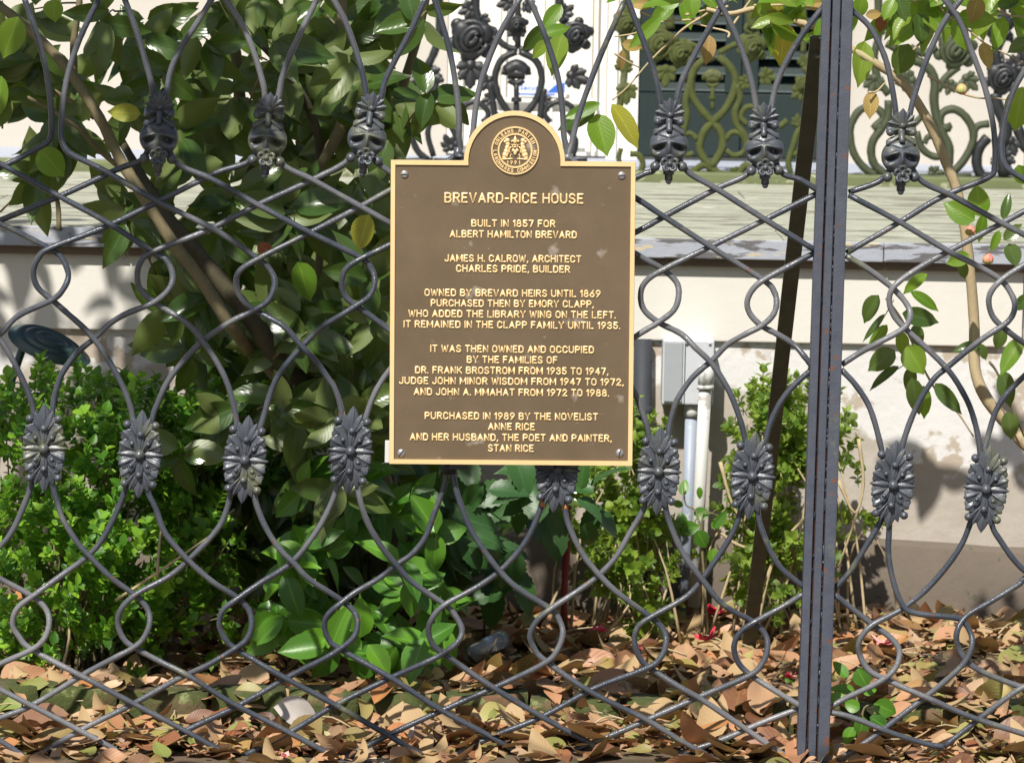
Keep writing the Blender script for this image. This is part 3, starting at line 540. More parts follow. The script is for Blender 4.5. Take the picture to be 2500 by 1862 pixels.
def mask_mb():
    mb = MB(); nr, na = 22, 60; V = []
    for i in range(nr+1):
        r = i/nr
        for j in range(na):
            a = 2*math.pi*j/na; u = 48*r*math.cos(a); v = 44*r*math.sin(a)
            z = 27*math.sqrt(max(0, 1-r*r)); au = abs(u); lid = 5-(au-22)*.30
            z -= 27*math.exp(-(((au-23)/12.5)**2*1.2+((v-lid+9)/6)**2))
            z += 8*math.exp(-(((au-24)/19)**4+((v-lid-3)/4.2)**2))
            z += 9*math.exp(-((u/6.5)**2+((v+4)/20)**2)); z += 6*math.exp(-(((au-32)/8)**2+((v+22)/8)**2))
            z -= 5*math.exp(-(((v-17-au*.28)/2.4)**2))*(au < 34)
            V.append((u, v, z))
    mb.add(V, [(i*na+j, (i+1)*na+j, (i+1)*na+(j+1) % na, i*na+(j+1) % na) for i in range(nr) for j in range(na)])
    c = (2, 76)
    for a, L, W, lf in ((12, 38, 12, 2), (168, 38, 12, 2), (40, 38, 13, 3), (140, 38, 13, 3), (66, 38, 13, 5), (114, 38, 13, 5), (90, 42, 14, 9)):
        d = math.radians(a); petal(mb, c, (c[0]+L*math.cos(d), c[1]+L*math.sin(d)), W, 9, 5+lf, 'spike', .22, lift=5)
    for m_ in (-1, 1):
        petal(mb, (2*m_, 68), (38*m_, 60), 14, 14, 2, 'lobe', .15, lift=5); ball(mb, (28*m_, 59, 12), 10)
        petal(mb, (2*m_, 52), (38*m_, 28), 10, 8, 8, 'lobe', .1); ball(mb, (33*m_, -50, 6), 13)
    ball(mb, (2, 76, 14), 9); tube(mb, [(0, 66, 8), (0, 50, 14), (0, 34, 22)], [10, 8, 7], 8, 3)
    for k in range(5):
        a = math.pi/2+k*2*math.pi/5; cx, cy = 2+13*math.cos(a), -42+13*math.sin(a)
        tube(mb, [(cx+7*math.cos(q), cy+7*math.sin(q), 22+3*math.cos(q-a)) for q in np.linspace(0, 2*math.pi, 9)], 4.2, 6, 2)
        ball(mb, (cx, cy, 17), 8.5, (1, 1, .6), 8, 5)
    ball(mb, (2, -42, 22), 7)
    tube(mb, [(0, -50, 5), (0, -84, 5)], 11, 6, 1); tube(mb, [(0, -60, 6), (0, -70, 6)], 13.5, 8, 1); ball(mb, (0, -86, 6), 8)
    return mb
def orn_mesh(mb, name):
    V = np.concatenate(mb.v); W = np.stack([V[:, 0], -V[:, 2], V[:, 1]], 1)*S(0); mb.v = [W]; return mb.mesh(name, M['iron_orn'])
ros_me = orn_mesh(rosette_mb(), 'rosette'); mask_me = orn_mesh(mask_mb(), 'mask_ornament')
def put_orn(me, name, cpx, tip, foot, parent, sc=1.0, Y=-0.006, lab=None):
    c = P(cpx[0], cpx[1], Y); a = P(*tip, Y); b_ = P(*foot, Y); d = (a-b_); ang = math.atan2(d.x, d.z)
    o = link(name, me, parent, Matrix.Translation(c) @ Matrix.Rotation(ang, 4, 'Y') @ Matrix.Rotation(rnd(-.08, .08), 4, 'Z') @ Matrix.Scale(sc, 4))
    if lab: o['label'] = lab
    return o
fence = thing('iron_fence', 'dark wrought iron fence panel of crossing looped rods that carries the bronze plaque', 'fence', (0, 0, 0))
fence2 = thing('iron_fence', 'dark wrought iron fence panel to the right of the upright post, with one bent rod', 'fence', (1.0, 0, 0))
for rods, fr in ((RODS, fence), (RODS2, fence2)):
    for pts in rods:
        mb = MB(); tube(mb, rod_pts(pts), RR, 10, 5, 0.055); part('rod', mb, 'iron', fr)
for c, tp, ft in (((388, 337), (392, 220), (386, 425)), ((653, 342), (658, 227), (645, 430)), ((896, 339), (909, 227), (884, 425)), ((1633, 356), (1634, 240), (1632, 440)), ((1866, 366), (1863, 250), (1868, 450))):
    put_orn(mask_me, 'mask_ornament', c, tp, ft, fence)
put_orn(mask_me, 'mask_ornament', (2199, 382), (2202, 266), (2200, 465), fence2)
for c, tp, ft in (((108, 1093), (106, 980), (105, 1193)), ((343, 1108), (347, 995), (337, 1216)), ((599, 1121), (606, 1015), (589, 1228)), ((856, 1099), (862, 990), (847, 1207)), ((1361, 1143), (1370, 1040), (1349, 1250)), ((1608, 1149), (1612, 1041), (1602, 1261)), ((1836, 1160), (1845, 1052), (1827, 1269))):
    put_orn(ros_me, 'rosette', c, tp, ft, fence)
for c, tp, ft in (((2178, 1182), (2188, 1075), (2167, 1294)), ((2407, 1192), (2419, 1083), (2394, 1300))): put_orn(ros_me, 'rosette', c, tp, ft, fence2)
mb = MB(); cyl_between(mb, P(1111, 379, -.012), P(1136, 384, -.012), .004); tube(mb, [P(1118, 360, -.002), P(1117, 392, -.002)], .008, 8, 1); tube(mb, [P(1155, 330, -.002), P(1158, 392, -.002)], .008, 8, 1); part('weld_collar', mb, 'iron', fence)
mb = MB(); tube(mb, [P(1385, 376, 0), P(1386, 396, 0)], .011, 8, 1); part('weld_collar', mb, 'iron', fence)
mb = MB(); tube(mb, [P(1098, 1125, 0), P(1098, 1156, 0)], .014, 8, 1); part('weld_collar', mb, 'black_iron', fence)
def bar(px0, px1, Y, w_, d, mat, parent, name):
    a = P(*px0, Y); b_ = P(*px1, Y); u = (b_-a).normalized(); sx = u.cross(Vector((0, 1, 0))).normalized()
    mb = bevbox((-w_/2, -d/2, 0), (w_/2, d/2, (b_-a).length), min(w_, d)*.12)
    Mx = Matrix((sx, sx.cross(u)*-1, u)).transposed().to_4x4(); V = np.concatenate(mb.v); R3 = np.array(Mx.to_3x3())
    mb.v = [V @ R3.T+np.array(a)]; return part(name, mb, mat, parent, False)
bar((-120, 1852), (1948, 1874), 0.0, .014, .03, 'iron', fence, 'bottom_rail')
bar((2030, 1874), (2620, 1884), 0.0, .014, .03, 'iron', fence2, 'bottom_rail')
post = thing('fence_post', 'upright blue grey iron post with two rusty grooves joining the fence panels', 'post', G(1985, 1890))
def pedge(f, y): return ((1-y/1862)*2008+y/1862*1944)+f*((1-y/1862)*75+y/1862*80)
for f0, wpx, dpt in ((.125, 20, .034), (.45, 19, .028), (.80, 28, .040)):
    bar((pedge(f0, 1930), 1930), (pedge(f0, -90), -90), -.002, wpx*S(0), dpt, 'post', post, 'flat_bar')
for f0 in (.29, .60): bar((pedge(f0, 1930), 1930), (pedge(f0, -90), -90), .004, 12*S(0), .022, 'rust', post, 'rusty_groove')
mb = MB()
for y in np.arange(60, 1860, 16):
    f0 = random.choice((.28, .59, .62)); p = P(pedge(f0, y), y+rnd(-4, 4), -.009); ball(mb, p, rnd(.0015, .004), (1, .6, rnd(1, 3)), 6, 4)
part('weld_bead', mb, 'post', post, kind='stuff')
brc = thing('leaning_brace', 'dark mossy flat iron brace leaning from the post down to the leaf litter', 'brace', G(1826, 1592))
a = P(1845, 1380, 1.02); g = G(1827, 1590); tp = P(1998, 90, .03)
u = (tp-g).normalized(); L = (tp-g).length; sx = u.cross(Vector((0, 1, 0))).normalized(); ny_ = sx.cross(u)*-1
mb = bevbox((-.0155, -.004, -.05), (.0155, .004, L), .001); Rm = np.array(Matrix((sx, ny_, u)).transposed()); V = np.concatenate(mb.v); mb.v = [V @ Rm.T+np.array(g)]
part('flat_bar', mb, 'brace', brc, False)
mb = MB(); ball(mb, tp+u*-.05+Vector((0, -.008, 0)), .008, nu=8, nv=5); part('rivet', mb, 'brace', brc)

M['fresh_rust'] = flat('orange_rust', (0.42, 0.17, 0.06), .9)
for p0, p1 in (((834, 1004), (836, 1020)), ((1329, 1222), (1325, 1236)), ((1378, 1230), (1380, 1246)), ((2018, 1722), (2030, 1728))):
    mb = MB(); tube(mb, [tuple(P(*p0, -.001)), tuple(P(*p1, -.001))], RR*1.08, 10, 2, .05); part('rust_spot', mb, 'fresh_rust', fence)
# ================================================================== PLAQUE
s0 = S(-.04)
pc = P(1250, 770, -.045); PR = Matrix.Translation(pc) @ Matrix.Rotation(math.radians(0.46-1.1), 4, 'Y') @ Matrix.Rotation(math.radians(90), 4, 'X')
plaque = thing('bronze_plaque', 'brown and gold historic plaque with an arched top and raised lettering on the fence', 'plaque', pc)
def pl(px, py):      # picture pixel -> plaque plane coordinates
    p = P(px, py, -.045); q = PR.inverted() @ p; return (q.x, q.y)
HW = 299*s0; T = 378*s0; B = -368*s0; AR = 124*s0; ax = 3*s0; ay = 376*s0
def outline(ins, n=28):
    pts = [(-HW+ins, B+ins), (HW-ins, B+ins), (HW-ins, T-ins)]
    r = AR-ins; ya = T-ins if True else 0
    a0 = math.asin(max(-1, min(1, (T-ins-ay)/r)))
    pts.append((ax+r*math.cos(a0)*1.0, T-ins))
    for k in range(1, n): a = a0+(math.pi-2*a0)*k/n; pts.append((ax+r*math.cos(a), ay+r*math.sin(a)))
    pts.append((ax-r*math.cos(a0), T-ins)); pts.append((-HW+ins, T-ins)); return pts
def prism(mb, pts, z0, z1):
    n = len(pts); mb.add([(x, y, z0) for x, y in pts]+[(x, y, z1) for x, y in pts], [tuple(range(n, 2*n)), tuple(range(n))[::-1]]+[(i, (i+1) % n, n+(i+1) % n, n+i) for i in range(n)])
def ringp(mb, o, i_, z0, z1, o2=None, i2=None):
    n = len(o); o2 = o2 or o; i2 = i2 or i_
    mb.add([(x, y, z0) for x, y in o]+[(x, y, z0) for x, y in i_]+[(x, y, z1) for x, y in o2]+[(x, y, z1) for x, y in i2],
           [(2*n+k, 2*n+(k+1) % n, 3*n+(k+1) % n, 3*n+k) for k in range(n)]+[(k, (k+1) % n, 2*n+(k+1) % n, 2*n+k) for k in range(n)]+[(n+(k+1) % n, n+k, 3*n+k, 3*n+(k+1) % n) for k in range(n)]+[((k+1) % n, k, n+k, n+(k+1) % n) for k in range(n)])
def ppart(name, mb, mat, parent=plaque, label=None, smooth=False):
    o = link(name, mb.mesh(name, M[mat], smooth), parent, PR)
    if label: o['label'] = label
    return o
mb = MB(); prism(mb, outline(0.001), -.008, 0); ppart('plate', mb, 'bronze')
mb = MB(); ringp(mb, outline(0), outline(12.5*s0), -.004, .0035, outline(.0008), outline(11.3*s0)); ppart('border', mb, 'brass')
def arc(cx, cy, rx, ry, a0, a1, n=7): return [(cx+rx*math.cos(math.radians(a0+(a1-a0)*k/n)), cy+ry*math.sin(math.radians(a0+(a1-a0)*k/n))) for k in range(n+1)]
_o = arc(.3, .7, .3, .3, 180, 0)+arc(.3, .3, .3, .3, 0, -180)+[(0, .7)]
GL = {'A': (.66, [[(0, 0), (.33, 1), (.66, 0)], [(.12, .33), (.54, .33)]]), 'B': (.58, [[(0, 0), (0, 1), (.32, 1)]+arc(.34, .77, .22, .23, 90, -90)+[(0, .54)], [(.34, .54)]+arc(.34, .27, .25, .27, 90, -90)+[(0, 0)]]),
 'C': (.6, [[(.6, .74)]+arc(.3, .7, .3, .3, 10, 180)+arc(.3, .3, .3, .3, 180, 350)]), 'D': (.6, [[(0, 0), (0, 1), (.3, 1)]+arc(.3, .7, .3, .3, 90, 0, 5)+arc(.3, .3, .3, .3, 0, -90, 5)+[(0, 0)]]),
 'E': (.5, [[(.5, 1), (0, 1), (0, 0), (.5, 0)], [(0, .52), (.42, .52)]]), 'F': (.5, [[(.5, 1), (0, 1), (0, 0)], [(0, .52), (.42, .52)]]), 'G': (.6, [[(.6, .74)]+arc(.3, .7, .3, .3, 10, 180)+arc(.3, .3, .3, .3, 180, 360)+[(.6, .46), (.34, .46)]]),
 'H': (.6, [[(0, 0), (0, 1)], [(.6, 0), (.6, 1)], [(0, .52), (.6, .52)]]), 'I': (.0, [[(0, 0), (0, 1)]]), 'J': (.45, [[(.45, 1), (.45, .24)]+arc(.22, .24, .23, .24, 0, -170)]), 'K': (.6, [[(0, 0), (0, 1)], [(.58, 1), (0, .36)], [(.2, .58), (.62, 0)]]),
 'L': (.48, [[(0, 1), (0, 0), (.48, 0)]]), 'M': (.76, [[(0, 0), (0, 1), (.38, .3), (.76, 1), (.76, 0)]]), 'N': (.6, [[(0, 0), (0, 1), (.6, 0), (.6, 1)]]), 'O': (.6, [_o]), '0': (.56, [_o]), 'P': (.56, [[(0, 0), (0, 1), (.3, 1)]+arc(.32, .73, .25, .27, 90, -90)+[(0, .46)]]),
 'R': (.58, [[(0, 0), (0, 1), (.3, 1)]+arc(.32, .75, .25, .25, 90, -90)+[(0, .5)], [(.3, .5), (.6, 0)]]), 'S': (.56, [[(.54, .8)]+arc(.28, .75, .26, .25, 30, 200, 8)+[(.12, .56), (.44, .45)]+arc(.28, .26, .28, .26, 20, -160, 8)]),
 'T': (.56, [[(.28, 0), (.28, 1)], [(0, 1), (.56, 1)]]), 'U': (.6, [[(0, 1), (0, .3)]+arc(.3, .3, .3, .3, 180, 360)+[(.6, 1)]]), 'V': (.62, [[(0, 1), (.31, 0), (.62, 1)]]), 'W': (.86, [[(0, 1), (.2, 0), (.43, .85), (.66, 0), (.86, 1)]]), 'Y': (.62, [[(0, 1), (.31, .48), (.62, 1)], [(.31, .48), (.31, 0)]]),
 '1': (.2, [[(0, .78), (.2, 1), (.2, 0)]]), '2': (.54, [[(0, .72)]+arc(.27, .73, .26, .27, 170, -20, 8)+[(0, 0), (.56, 0)]]), '3': (.54, [[(0, .8)]+arc(.27, .77, .24, .23, 160, -80, 8)+[(.2, .54)], [(.27, .54)]+arc(.27, .27, .27, .27, 80, -165, 9)]), '4': (.58, [[(.42, 0), (.42, 1), (0, .28), (.58, .28)]]),
 '5': (.54, [[(.5, 1), (.06, 1), (.02, .5)]+arc(.27, .32, .27, .31, 120, -160, 9)]), '6': (.56, [[(.44, 1), (.06, .46)]+arc(.28, .28, .28, .28, 150, -210, 12)]), '7': (.54, [[(0, 1), (.54, 1), (.2, 0)]]), '8': (.56, [arc(.28, .76, .23, .24, 0, 360, 12), arc(.28, .27, .28, .27, 0, 360, 12)]), '9': (.56, [[(.12, 0), (.5, .54)]+arc(.28, .72, .28, .28, -30, 330, 12)]),
 '.': (.02, [[(0, 0), (0, .03)]]), ',': (.06, [[(.06, .05), (.0, -.16)]]), '-': (.3, [[(0, .45), (.3, .45)]])}
def stroke_text(s_, wid, cap, r, z=.0012):
    """raised half round lettering, one swept stroke per line of each letter, centred on x = 0"""
    x = 0.0; runs = []; n = 0
    for ch in s_:
        if ch == ' ': x += .42; continue
        w_, st_ = GL[ch]
        for q in st_: runs.append([(x+a, b_) for a, b_ in q])
        x += w_+.30
    tot = x-.30; kx = (wid-2*r)/max(tot, .001); mb = MB(); h = cap-2*r
    for q in runs:
        p = [(a*kx-wid/2+r, b_*h+r, z) for a, b_ in q]; 
        pp = [p[0]]
        for i in range(1, len(p)):
            if len(p) < 6 or math.dist(p[i], p[i-1]) > 3*r: pp += [tuple(p[i-1][k]+(p[i][k]-p[i-1][k])*f_ for k in range(3)) for f_ in (.04, .96)]
            pp.append(p[i])
        c = MB(); tube(c, pp, r, 8, 1, ref=(0, 0, 1.0))
        V = c.v[0]; V = V.copy(); V[:, 2] = z+(V[:, 2]-z)*.5; mb.add(V, c.f)
        for e_ in (p[0], p[-1]): ball(mb, e_, r*.98, (1, 1, .5), 8, 6)
        for e_ in p[1:-1]:
            ball(mb, e_, r*.99, (1, 1, .5), 8, 4)
    return mb
LINES = [("BREVARD-RICE HOUSE", 1084.4, 1424.9, 497.3, 26.5), ("BUILT IN 1857 FOR", 1149.9, 1356.5, 555.3, 19), ("ALBERT HAMILTON BREVARD", 1097.4, 1409, 581.8, 19),
 ("JAMES H. CALROW, ARCHITECT", 1085, 1419.7, 641, 19), ("CHARLES PRIDE, BUILDER", 1112.7, 1392.5, 666, 19), ("OWNED BY BREVARD HEIRS UNTIL 1869", 1035.3, 1467.6, 725.2, 19),
 ("PURCHASED THEN BY EMORY CLAPP,", 1050.6, 1450.8, 750.6, 19), ("WHO ADDED THE LIBRARY WING ON THE LEFT.", 995.8, 1505, 776.6, 19), ("IT REMAINED IN THE CLAPP FAMILY UNTIL 1935.", 984, 1515.8, 802.5, 19),
 ("IT WAS THEN OWNED AND OCCUPIED", 1049.2, 1451.4, 861.7, 19), ("BY THE FAMILIES OF", 1138.6, 1362, 887.7, 19), ("DR. FRANK BROSTROM FROM 1935 TO 1947,", 1011.7, 1486.9, 914.2, 19),
 ("JUDGE JOHN MINOR WISDOM FROM 1947 TO 1972,", 972.7, 1524.4, 940.2, 19), ("AND JOHN A. MMAHAT FROM 1972 TO 1988.", 1008.5, 1488.9, 967, 19), ("PURCHASED IN 1989 BY THE NOVELIST", 1035.3, 1461.5, 1025.3, 19),
 ("ANNE RICE", 1190.6, 1306.6, 1050.7, 19), ("AND HER HUSBAND, THE POET AND PAINTER,", 998.7, 1495.6, 1077.2, 19), ("STAN RICE", 1190.6, 1303.7, 1103.2, 19)]
for s, x0, x1, yb_, cap in LINES:
    mb = stroke_text(s, (x1-x0)*s0, cap*s0, (2.4 if cap > 20 else 1.95)*s0)
    q = pl((x0+x1)/2, yb_); V = np.concatenate(mb.v); V[:, 0] += q[0]; V[:, 1] += q[1]; mb.v = [V]
    ppart('inscription', mb, 'brass', label='raised line reading '+s, smooth=True)
# seal
sc_ = pl(1257.7, 368.1)
def circ(r, n=48): return [(sc_[0]+r*math.cos(2*math.pi*k/n), sc_[1]+r*math.sin(2*math.pi*k/n)) for k in range(n)]
mb = MB(); prism(mb, circ(58*s0), -.001, .0012); seal = ppart('seal', mb, 'bronze', label='round relief seal with a crest dated 1991')
mb = MB(); ringp(mb, circ(59*s0), circ(54.5*s0), 0, .0036, circ(58.2*s0), circ(55.2*s0)); ppart('ring', mb, 'brass', seal)
mb = MB(); ringp(mb, circ(43*s0), circ(38*s0), .001, .0034, circ(42.4*s0), circ(38.8*s0)); ppart('ring', mb, 'brass', seal)
mb = MB()
def ring_text(s, a0, a1, r, inward):
    n = len(s)
    for k, ch in enumerate(s):
        if ch == ' ': continue
        a = math.radians(a0+(a1-a0)*k/(n-1)); wd_ = 3.0 if ch == 'I' else (8.6 if ch == 'M' else 6.4)
        t_ = stroke_text(ch, wd_*s0, 9.6*s0, 1.0*s0, .0028); V = np.concatenate(t_.v); V[:, 1] -= 4.8*s0
        rot = a-math.pi/2 if not inward else a+math.pi/2
        c_, s_ = math.cos(rot), math.sin(rot); W = V.copy(); W[:, 0] = V[:, 0]*c_-V[:, 1]*s_+sc_[0]+r*math.cos(a); W[:, 1] = V[:, 0]*s_+V[:, 1]*c_+sc_[1]+r*math.sin(a)
        mb.add(W, t_.f)
ring_text("ORLEANS", 159, 99, 48.8*s0, False); ring_text("PARISH", 77, 25, 48.8*s0, False)
ring_text("LANDMARKS", 182, 262, 48.8*s0, True); ring_text("COMMISSION", 280, 358, 48.8*s0, True)
for k, ch in enumerate("1991"):
    t_ = stroke_text(ch, (6 if ch == '9' else 3.2)*s0, 10*s0, 1.0*s0, .0028); V = np.concatenate(t_.v); V[:, 0] += sc_[0]+(-17+k*9.6-1)*s0; V[:, 1] += sc_[1]-34*s0; mb.add(V, t_.f)
ppart('seal_lettering', mb, 'brass', seal)
mb = MB()
def sp(x, y, z): return (sc_[0]+x*s0, sc_[1]+y*s0, .0012+z*s0)
for m_ in (-1, 1):
    ball(mb, sp(19*m_, 25, 1), 6.5*s0, (1, 1, .5), 8, 5); ball(mb, sp(25*m_, 22, 1), 4*s0, (1, 1, .5), 8, 5)
    for k, (x, y, r) in enumerate(((18, 16, 6), (19, 7, 7), (21, -2, 8), (24, -10, 8), (26, -17, 6))): ball(mb, sp(x*m_, y, 0), r*s0, (1, 1, .45), 8, 5)
    tube(mb, [sp(16*m_, 14, 3), sp(20*m_, 4, 3), sp(17*m_, -6, 3), sp(21*m_, -16, 3)], 1.3*s0, 6, 3)
    tube(mb, [sp(10*m_, 10, 3), sp(14*m_, 2, 3), sp(12*m_, -6, 3)], 1.5*s0, 6, 3)
    tube(mb, [sp(9*m_, -8, 2), sp(12*m_, -14, 2), sp(8*m_, -19, 2)], 1.4*s0, 6, 3)
    ball(mb, sp(4.5*m_, 1, 3), 4.6*s0, (1, 1, .5), 8, 5); tube(mb, [sp(31*m_, -21, 1), sp(16*m_, -20, 1), sp(5*m_, -20, 1)], 2*s0, 6, 3)
ball(mb, sp(0, -5, 3), 5.5*s0, (.8, 1.2, .4), 8, 5)
for x0_, y0_, x1_, y1_, r in ((-10, 15, 10, 15, 1.4), (-9, 9, 9, 9, 1.4)): tube(mb, [sp(x0_, y0_, 3), sp(x1_, y1_, 3)], r*s0, 6, 1)
for x in (-6, 0, 6): ball(mb, sp(x, 12, 3), 2*s0, nu=6, nv=4)
tube(mb, [sp(0, 18, 2), sp(0, 27, 2), sp(0, 37, 1)], [4*s0, 5*s0, .6*s0], 8, 3)
for m_ in (-1, 1): tube(mb, [sp(2*m_, 20, 2), sp(7*m_, 25, 2), sp(9*m_, 21, 2)], 1.8*s0, 6, 3)
ppart('crest', mb, 'brass', seal, smooth=True)
for px, py, an in ((987.7, 426, 0.05), (1517.8, 428.9, 0.1), (979.6, 1105.5, .9), (1512.9, 1105.5, 1.3)):
    q = pl(px, py); mb = MB(); r = 10*s0; n = 18; V = []
    for k, (rr_, z) in enumerate(((1, 0), (.95, .0016), (.6, .0027))):
        for i in range(n): V.append((q[0]+r*rr_*math.cos(2*math.pi*i/n), q[1]+r*rr_*math.sin(2*math.pi*i/n), z))
    V.append((q[0], q[1], .003)); mb.add(V, [(k*n+i, k*n+(i+1) % n, (k+1)*n+(i+1) % n, (k+1)*n+i) for k in range(2) for i in range(n)]+[(2*n+i, 2*n+(i+1) % n, 3*n) for i in range(n)])
    sw = ppart('screw', mb, 'screw', smooth=True)
    mb = MB(); box(mb, (-r*.85, -r*.12, .0024), (r*.85, r*.12, .0034)); V = np.concatenate(mb.v); c_, s_ = math.cos(an), math.sin(an); W = V.copy(); W[:, 0] = V[:, 0]*c_-V[:, 1]*s_+q[0]; W[:, 1] = V[:, 0]*s_+V[:, 1]*c_+q[1]; mb.v = [W]
    ppart('slot', mb, 'black_iron', sw)
a = P(940, 1085, -.03)
mb = bevbox((a.x, -.032, a.z-.034), (a.x+.02, -.026, a.z+.008), .001); part('mounting_bracket', mb, 'galv', plaque, False)
for q in ((1120, 1140), (1330, 1140)):
    a = P(q[0], q[1], -.03); mb = bevbox((a.x-.018, -.034, a.z-.004), (a.x+.018, -.014, a.z+.05), .001); part('mounting_bracket', mb, 'black_iron', plaque, False)

# ================================================================== CAST IRON PORCH PANELS
YP = DB+.06
def zf(o, k): return lambda x, y: (o[0]+x/k, o[1]+y/k)
def rose(mb, c, r, Y=YP):
    s = S(Y); cx, cy, cz = c
    for k in range(3):
        q = 0.55*r; a = k*2.1+.4
        ball(mb, (cx+q*math.cos(a)*s, cy-.004, cz+q*math.sin(a)*s), r*.55*s, (1, .55, 1), 10, 7)
    for k, rr in enumerate((.78, .52, .28)):
        tube(mb, [(cx+r*rr*math.cos(t_)*s*(1-.06*k), cy-(.008+.009*k), cz+r*rr*math.sin(t_+.3*k)*s) for t_ in np.linspace(0, 2*math.pi*.95, 11)], r*.17*s, 6, 2)
    for k in range(6):
        a = k*math.pi/3+.3; ball(mb, (cx+.95*r*math.cos(a)*s, cy, cz+.9*r*math.sin(a)*s), r*.34*s, (1, .5, 1), 8, 5)
def acanth(mb, c, r, ang, Y=YP):
    s = S(Y); tmp = MB()
    for da, L in ((0, 1.5), (38, 1.15), (-38, 1.15), (80, .85), (-80, .85)):
        a = math.radians(ang+da); petal(tmp, (0, 0), (r*L*math.cos(a), r*L*math.sin(a)), r*.36, r*.3, 2, 'lobe', .3, 6, 6, lift=r*.2)
        ball(tmp, (r*L*.9*math.cos(a), r*L*.9*math.sin(a), r*.25), r*.2, nu=6, nv=5)
    ball(tmp, (0, 0, r*.1), r*.42, nu=8, nv=5)
    V = np.concatenate(tmp.v); W = np.stack([c[0]+V[:, 0]*s, c[1]-V[:, 2]*s*.7, c[2]+V[:, 1]*s], 1); mb.add(W, tmp.f)
def panel(label, conv, k, mat, tubes, roses, leaves, base, extra=None):
    bpx = conv(*base); t_ = thing('cast_iron_panel', label, 'ironwork', P(bpx[0], bpx[1], YP), 'cast iron ornament panels along the porch')
    mb = MB()
    for pts, r in tubes: tube(mb, [tuple(P(*conv(*p), YP)) for p in pts], r*1.5/k*S(YP), 8, 4, .06)
    part('scrollwork', mb, mat, t_)
    for x, y, r in roses:
        mb = MB(); rose(mb, P(*conv(x, y), YP), r*1.15/k); part('rose', mb, mat, t_)
    for x, y, r, a in leaves:
        mb = MB(); acanth(mb, P(*conv(x, y), YP), r*1.35/k, a); part('leaf_cluster', mb, mat, t_)
    return t_
def bud(x, y, s_): return [([(x-70*s_, y), (x, y-45*s_), (x+70*s_, y)], 30*s_), ([(x-50*s_, y+50*s_), (x, y+75*s_), (x+50*s_, y+50*s_)], 16*s_), ([(x-60*s_, y+8*s_), (x+60*s_, y+8*s_)], 26*s_), ([(x, y+70*s_), (x, y+310*s_)], 13*s_), ([(x, y+170*s_), (x, y+185*s_), (x, y+200*s_)], 24*s_), ([(x-60*s_, y), (x-100*s_, y-5)], 16*s_), ([(x+60*s_, y), (x+100*s_, y-5)], 16*s_)]
cA = zf((900, 0), 2.7725); cB = zf((1500, 0), 3.6717); cC = zf((2050, 0), 3.671)
base_rail = lambda c0, c1, y, r: ([(c0, y), ((c0+c1)/2, y+6), (c1, y)], r)
panel('black cast iron rose panel in front of the white door, above the plaque', cA, 2.7725, 'black_iron',
 [([(1000, 350), (900, 405), (855, 520), (875, 640), (935, 745), (1000, 830), (1060, 900), (1090, 1000), (1000, 1080), (930, 1000), (950, 900), (1000, 830), (1090, 740), (1150, 640), (1172, 520), (1130, 410), (1020, 350)], 16),
  ([(1010, -200), (1010, 330)], 14), ([(1010, 335), (940, 320), (880, 275), (830, 220)], 15), ([(1015, 335), (1080, 330), (1150, 280), (1250, 230)], 15),
  ([(720, -200), (725, 60), (750, 150)], 20), ([(1290, -200), (1295, 60), (1320, 150)], 20), ([(820, 560), (835, 650), (850, 760), (870, 900), (860, 1080)], 15), ([(1190, 600), (1175, 680), (1165, 760), (1150, 900), (1160, 1080)], 15),
  ([(635, 790), (650, 720), (710, 690), (780, 720), (810, 780), (770, 830)], 13), ([(1390, 790), (1370, 720), (1300, 690), (1230, 710), (1190, 770), (1230, 830)], 13), ([(490, 780), (540, 830), (590, 920), (620, 1040), (700, 1080)], 14), ([(1330, 850), (1400, 950), (1380, 1060)], 14),
  base_rail(440, 1480, 1095, 16)]+bud(1000, 490, 1.0), [(700, 260, 125), (1400, 240, 90), (1000, 170, 60)], [(690, 440, 80, -90), (1370, 510, 68, -20), (960, 10, 50, 200), (820, 540, 50, 230), (1000, 180, 55, -90), (1060, 30, 45, -20), (850, 260, 50, 160), (1170, 280, 45, 20), (840, 660, 40, 200), (1180, 680, 40, -20), (700, 60, 50, 200), (760, 120, 45, -60), (1310, 100, 50, 40), (560, 1000, 50, 120)], (1000, 1100))
panel('black iron leaf motif half hidden by the camellia, left of the white door', cA, 2.7725, 'black_iron',
 [([(470, -200), (480, 200), (450, 340), (400, 450)], 18), ([(400, 600), (390, 700), (330, 790), (290, 900), (330, 1020), (400, 1080)], 15), ([(430, 620), (440, 760), (400, 900), (440, 1060)], 13), base_rail(-200, 436, 1090, 16), ([(100, -200), (110, 1080)], 14), ([(-150, -200), (-140, 300), (-100, 700), (-150, 1080)], 14)],
 [(110, 260, 110), (-140, 420, 110)], [(390, 500, 80, -60), (390, 520, 70, 200), (-100, 800, 70, 60)], (300, 1100))
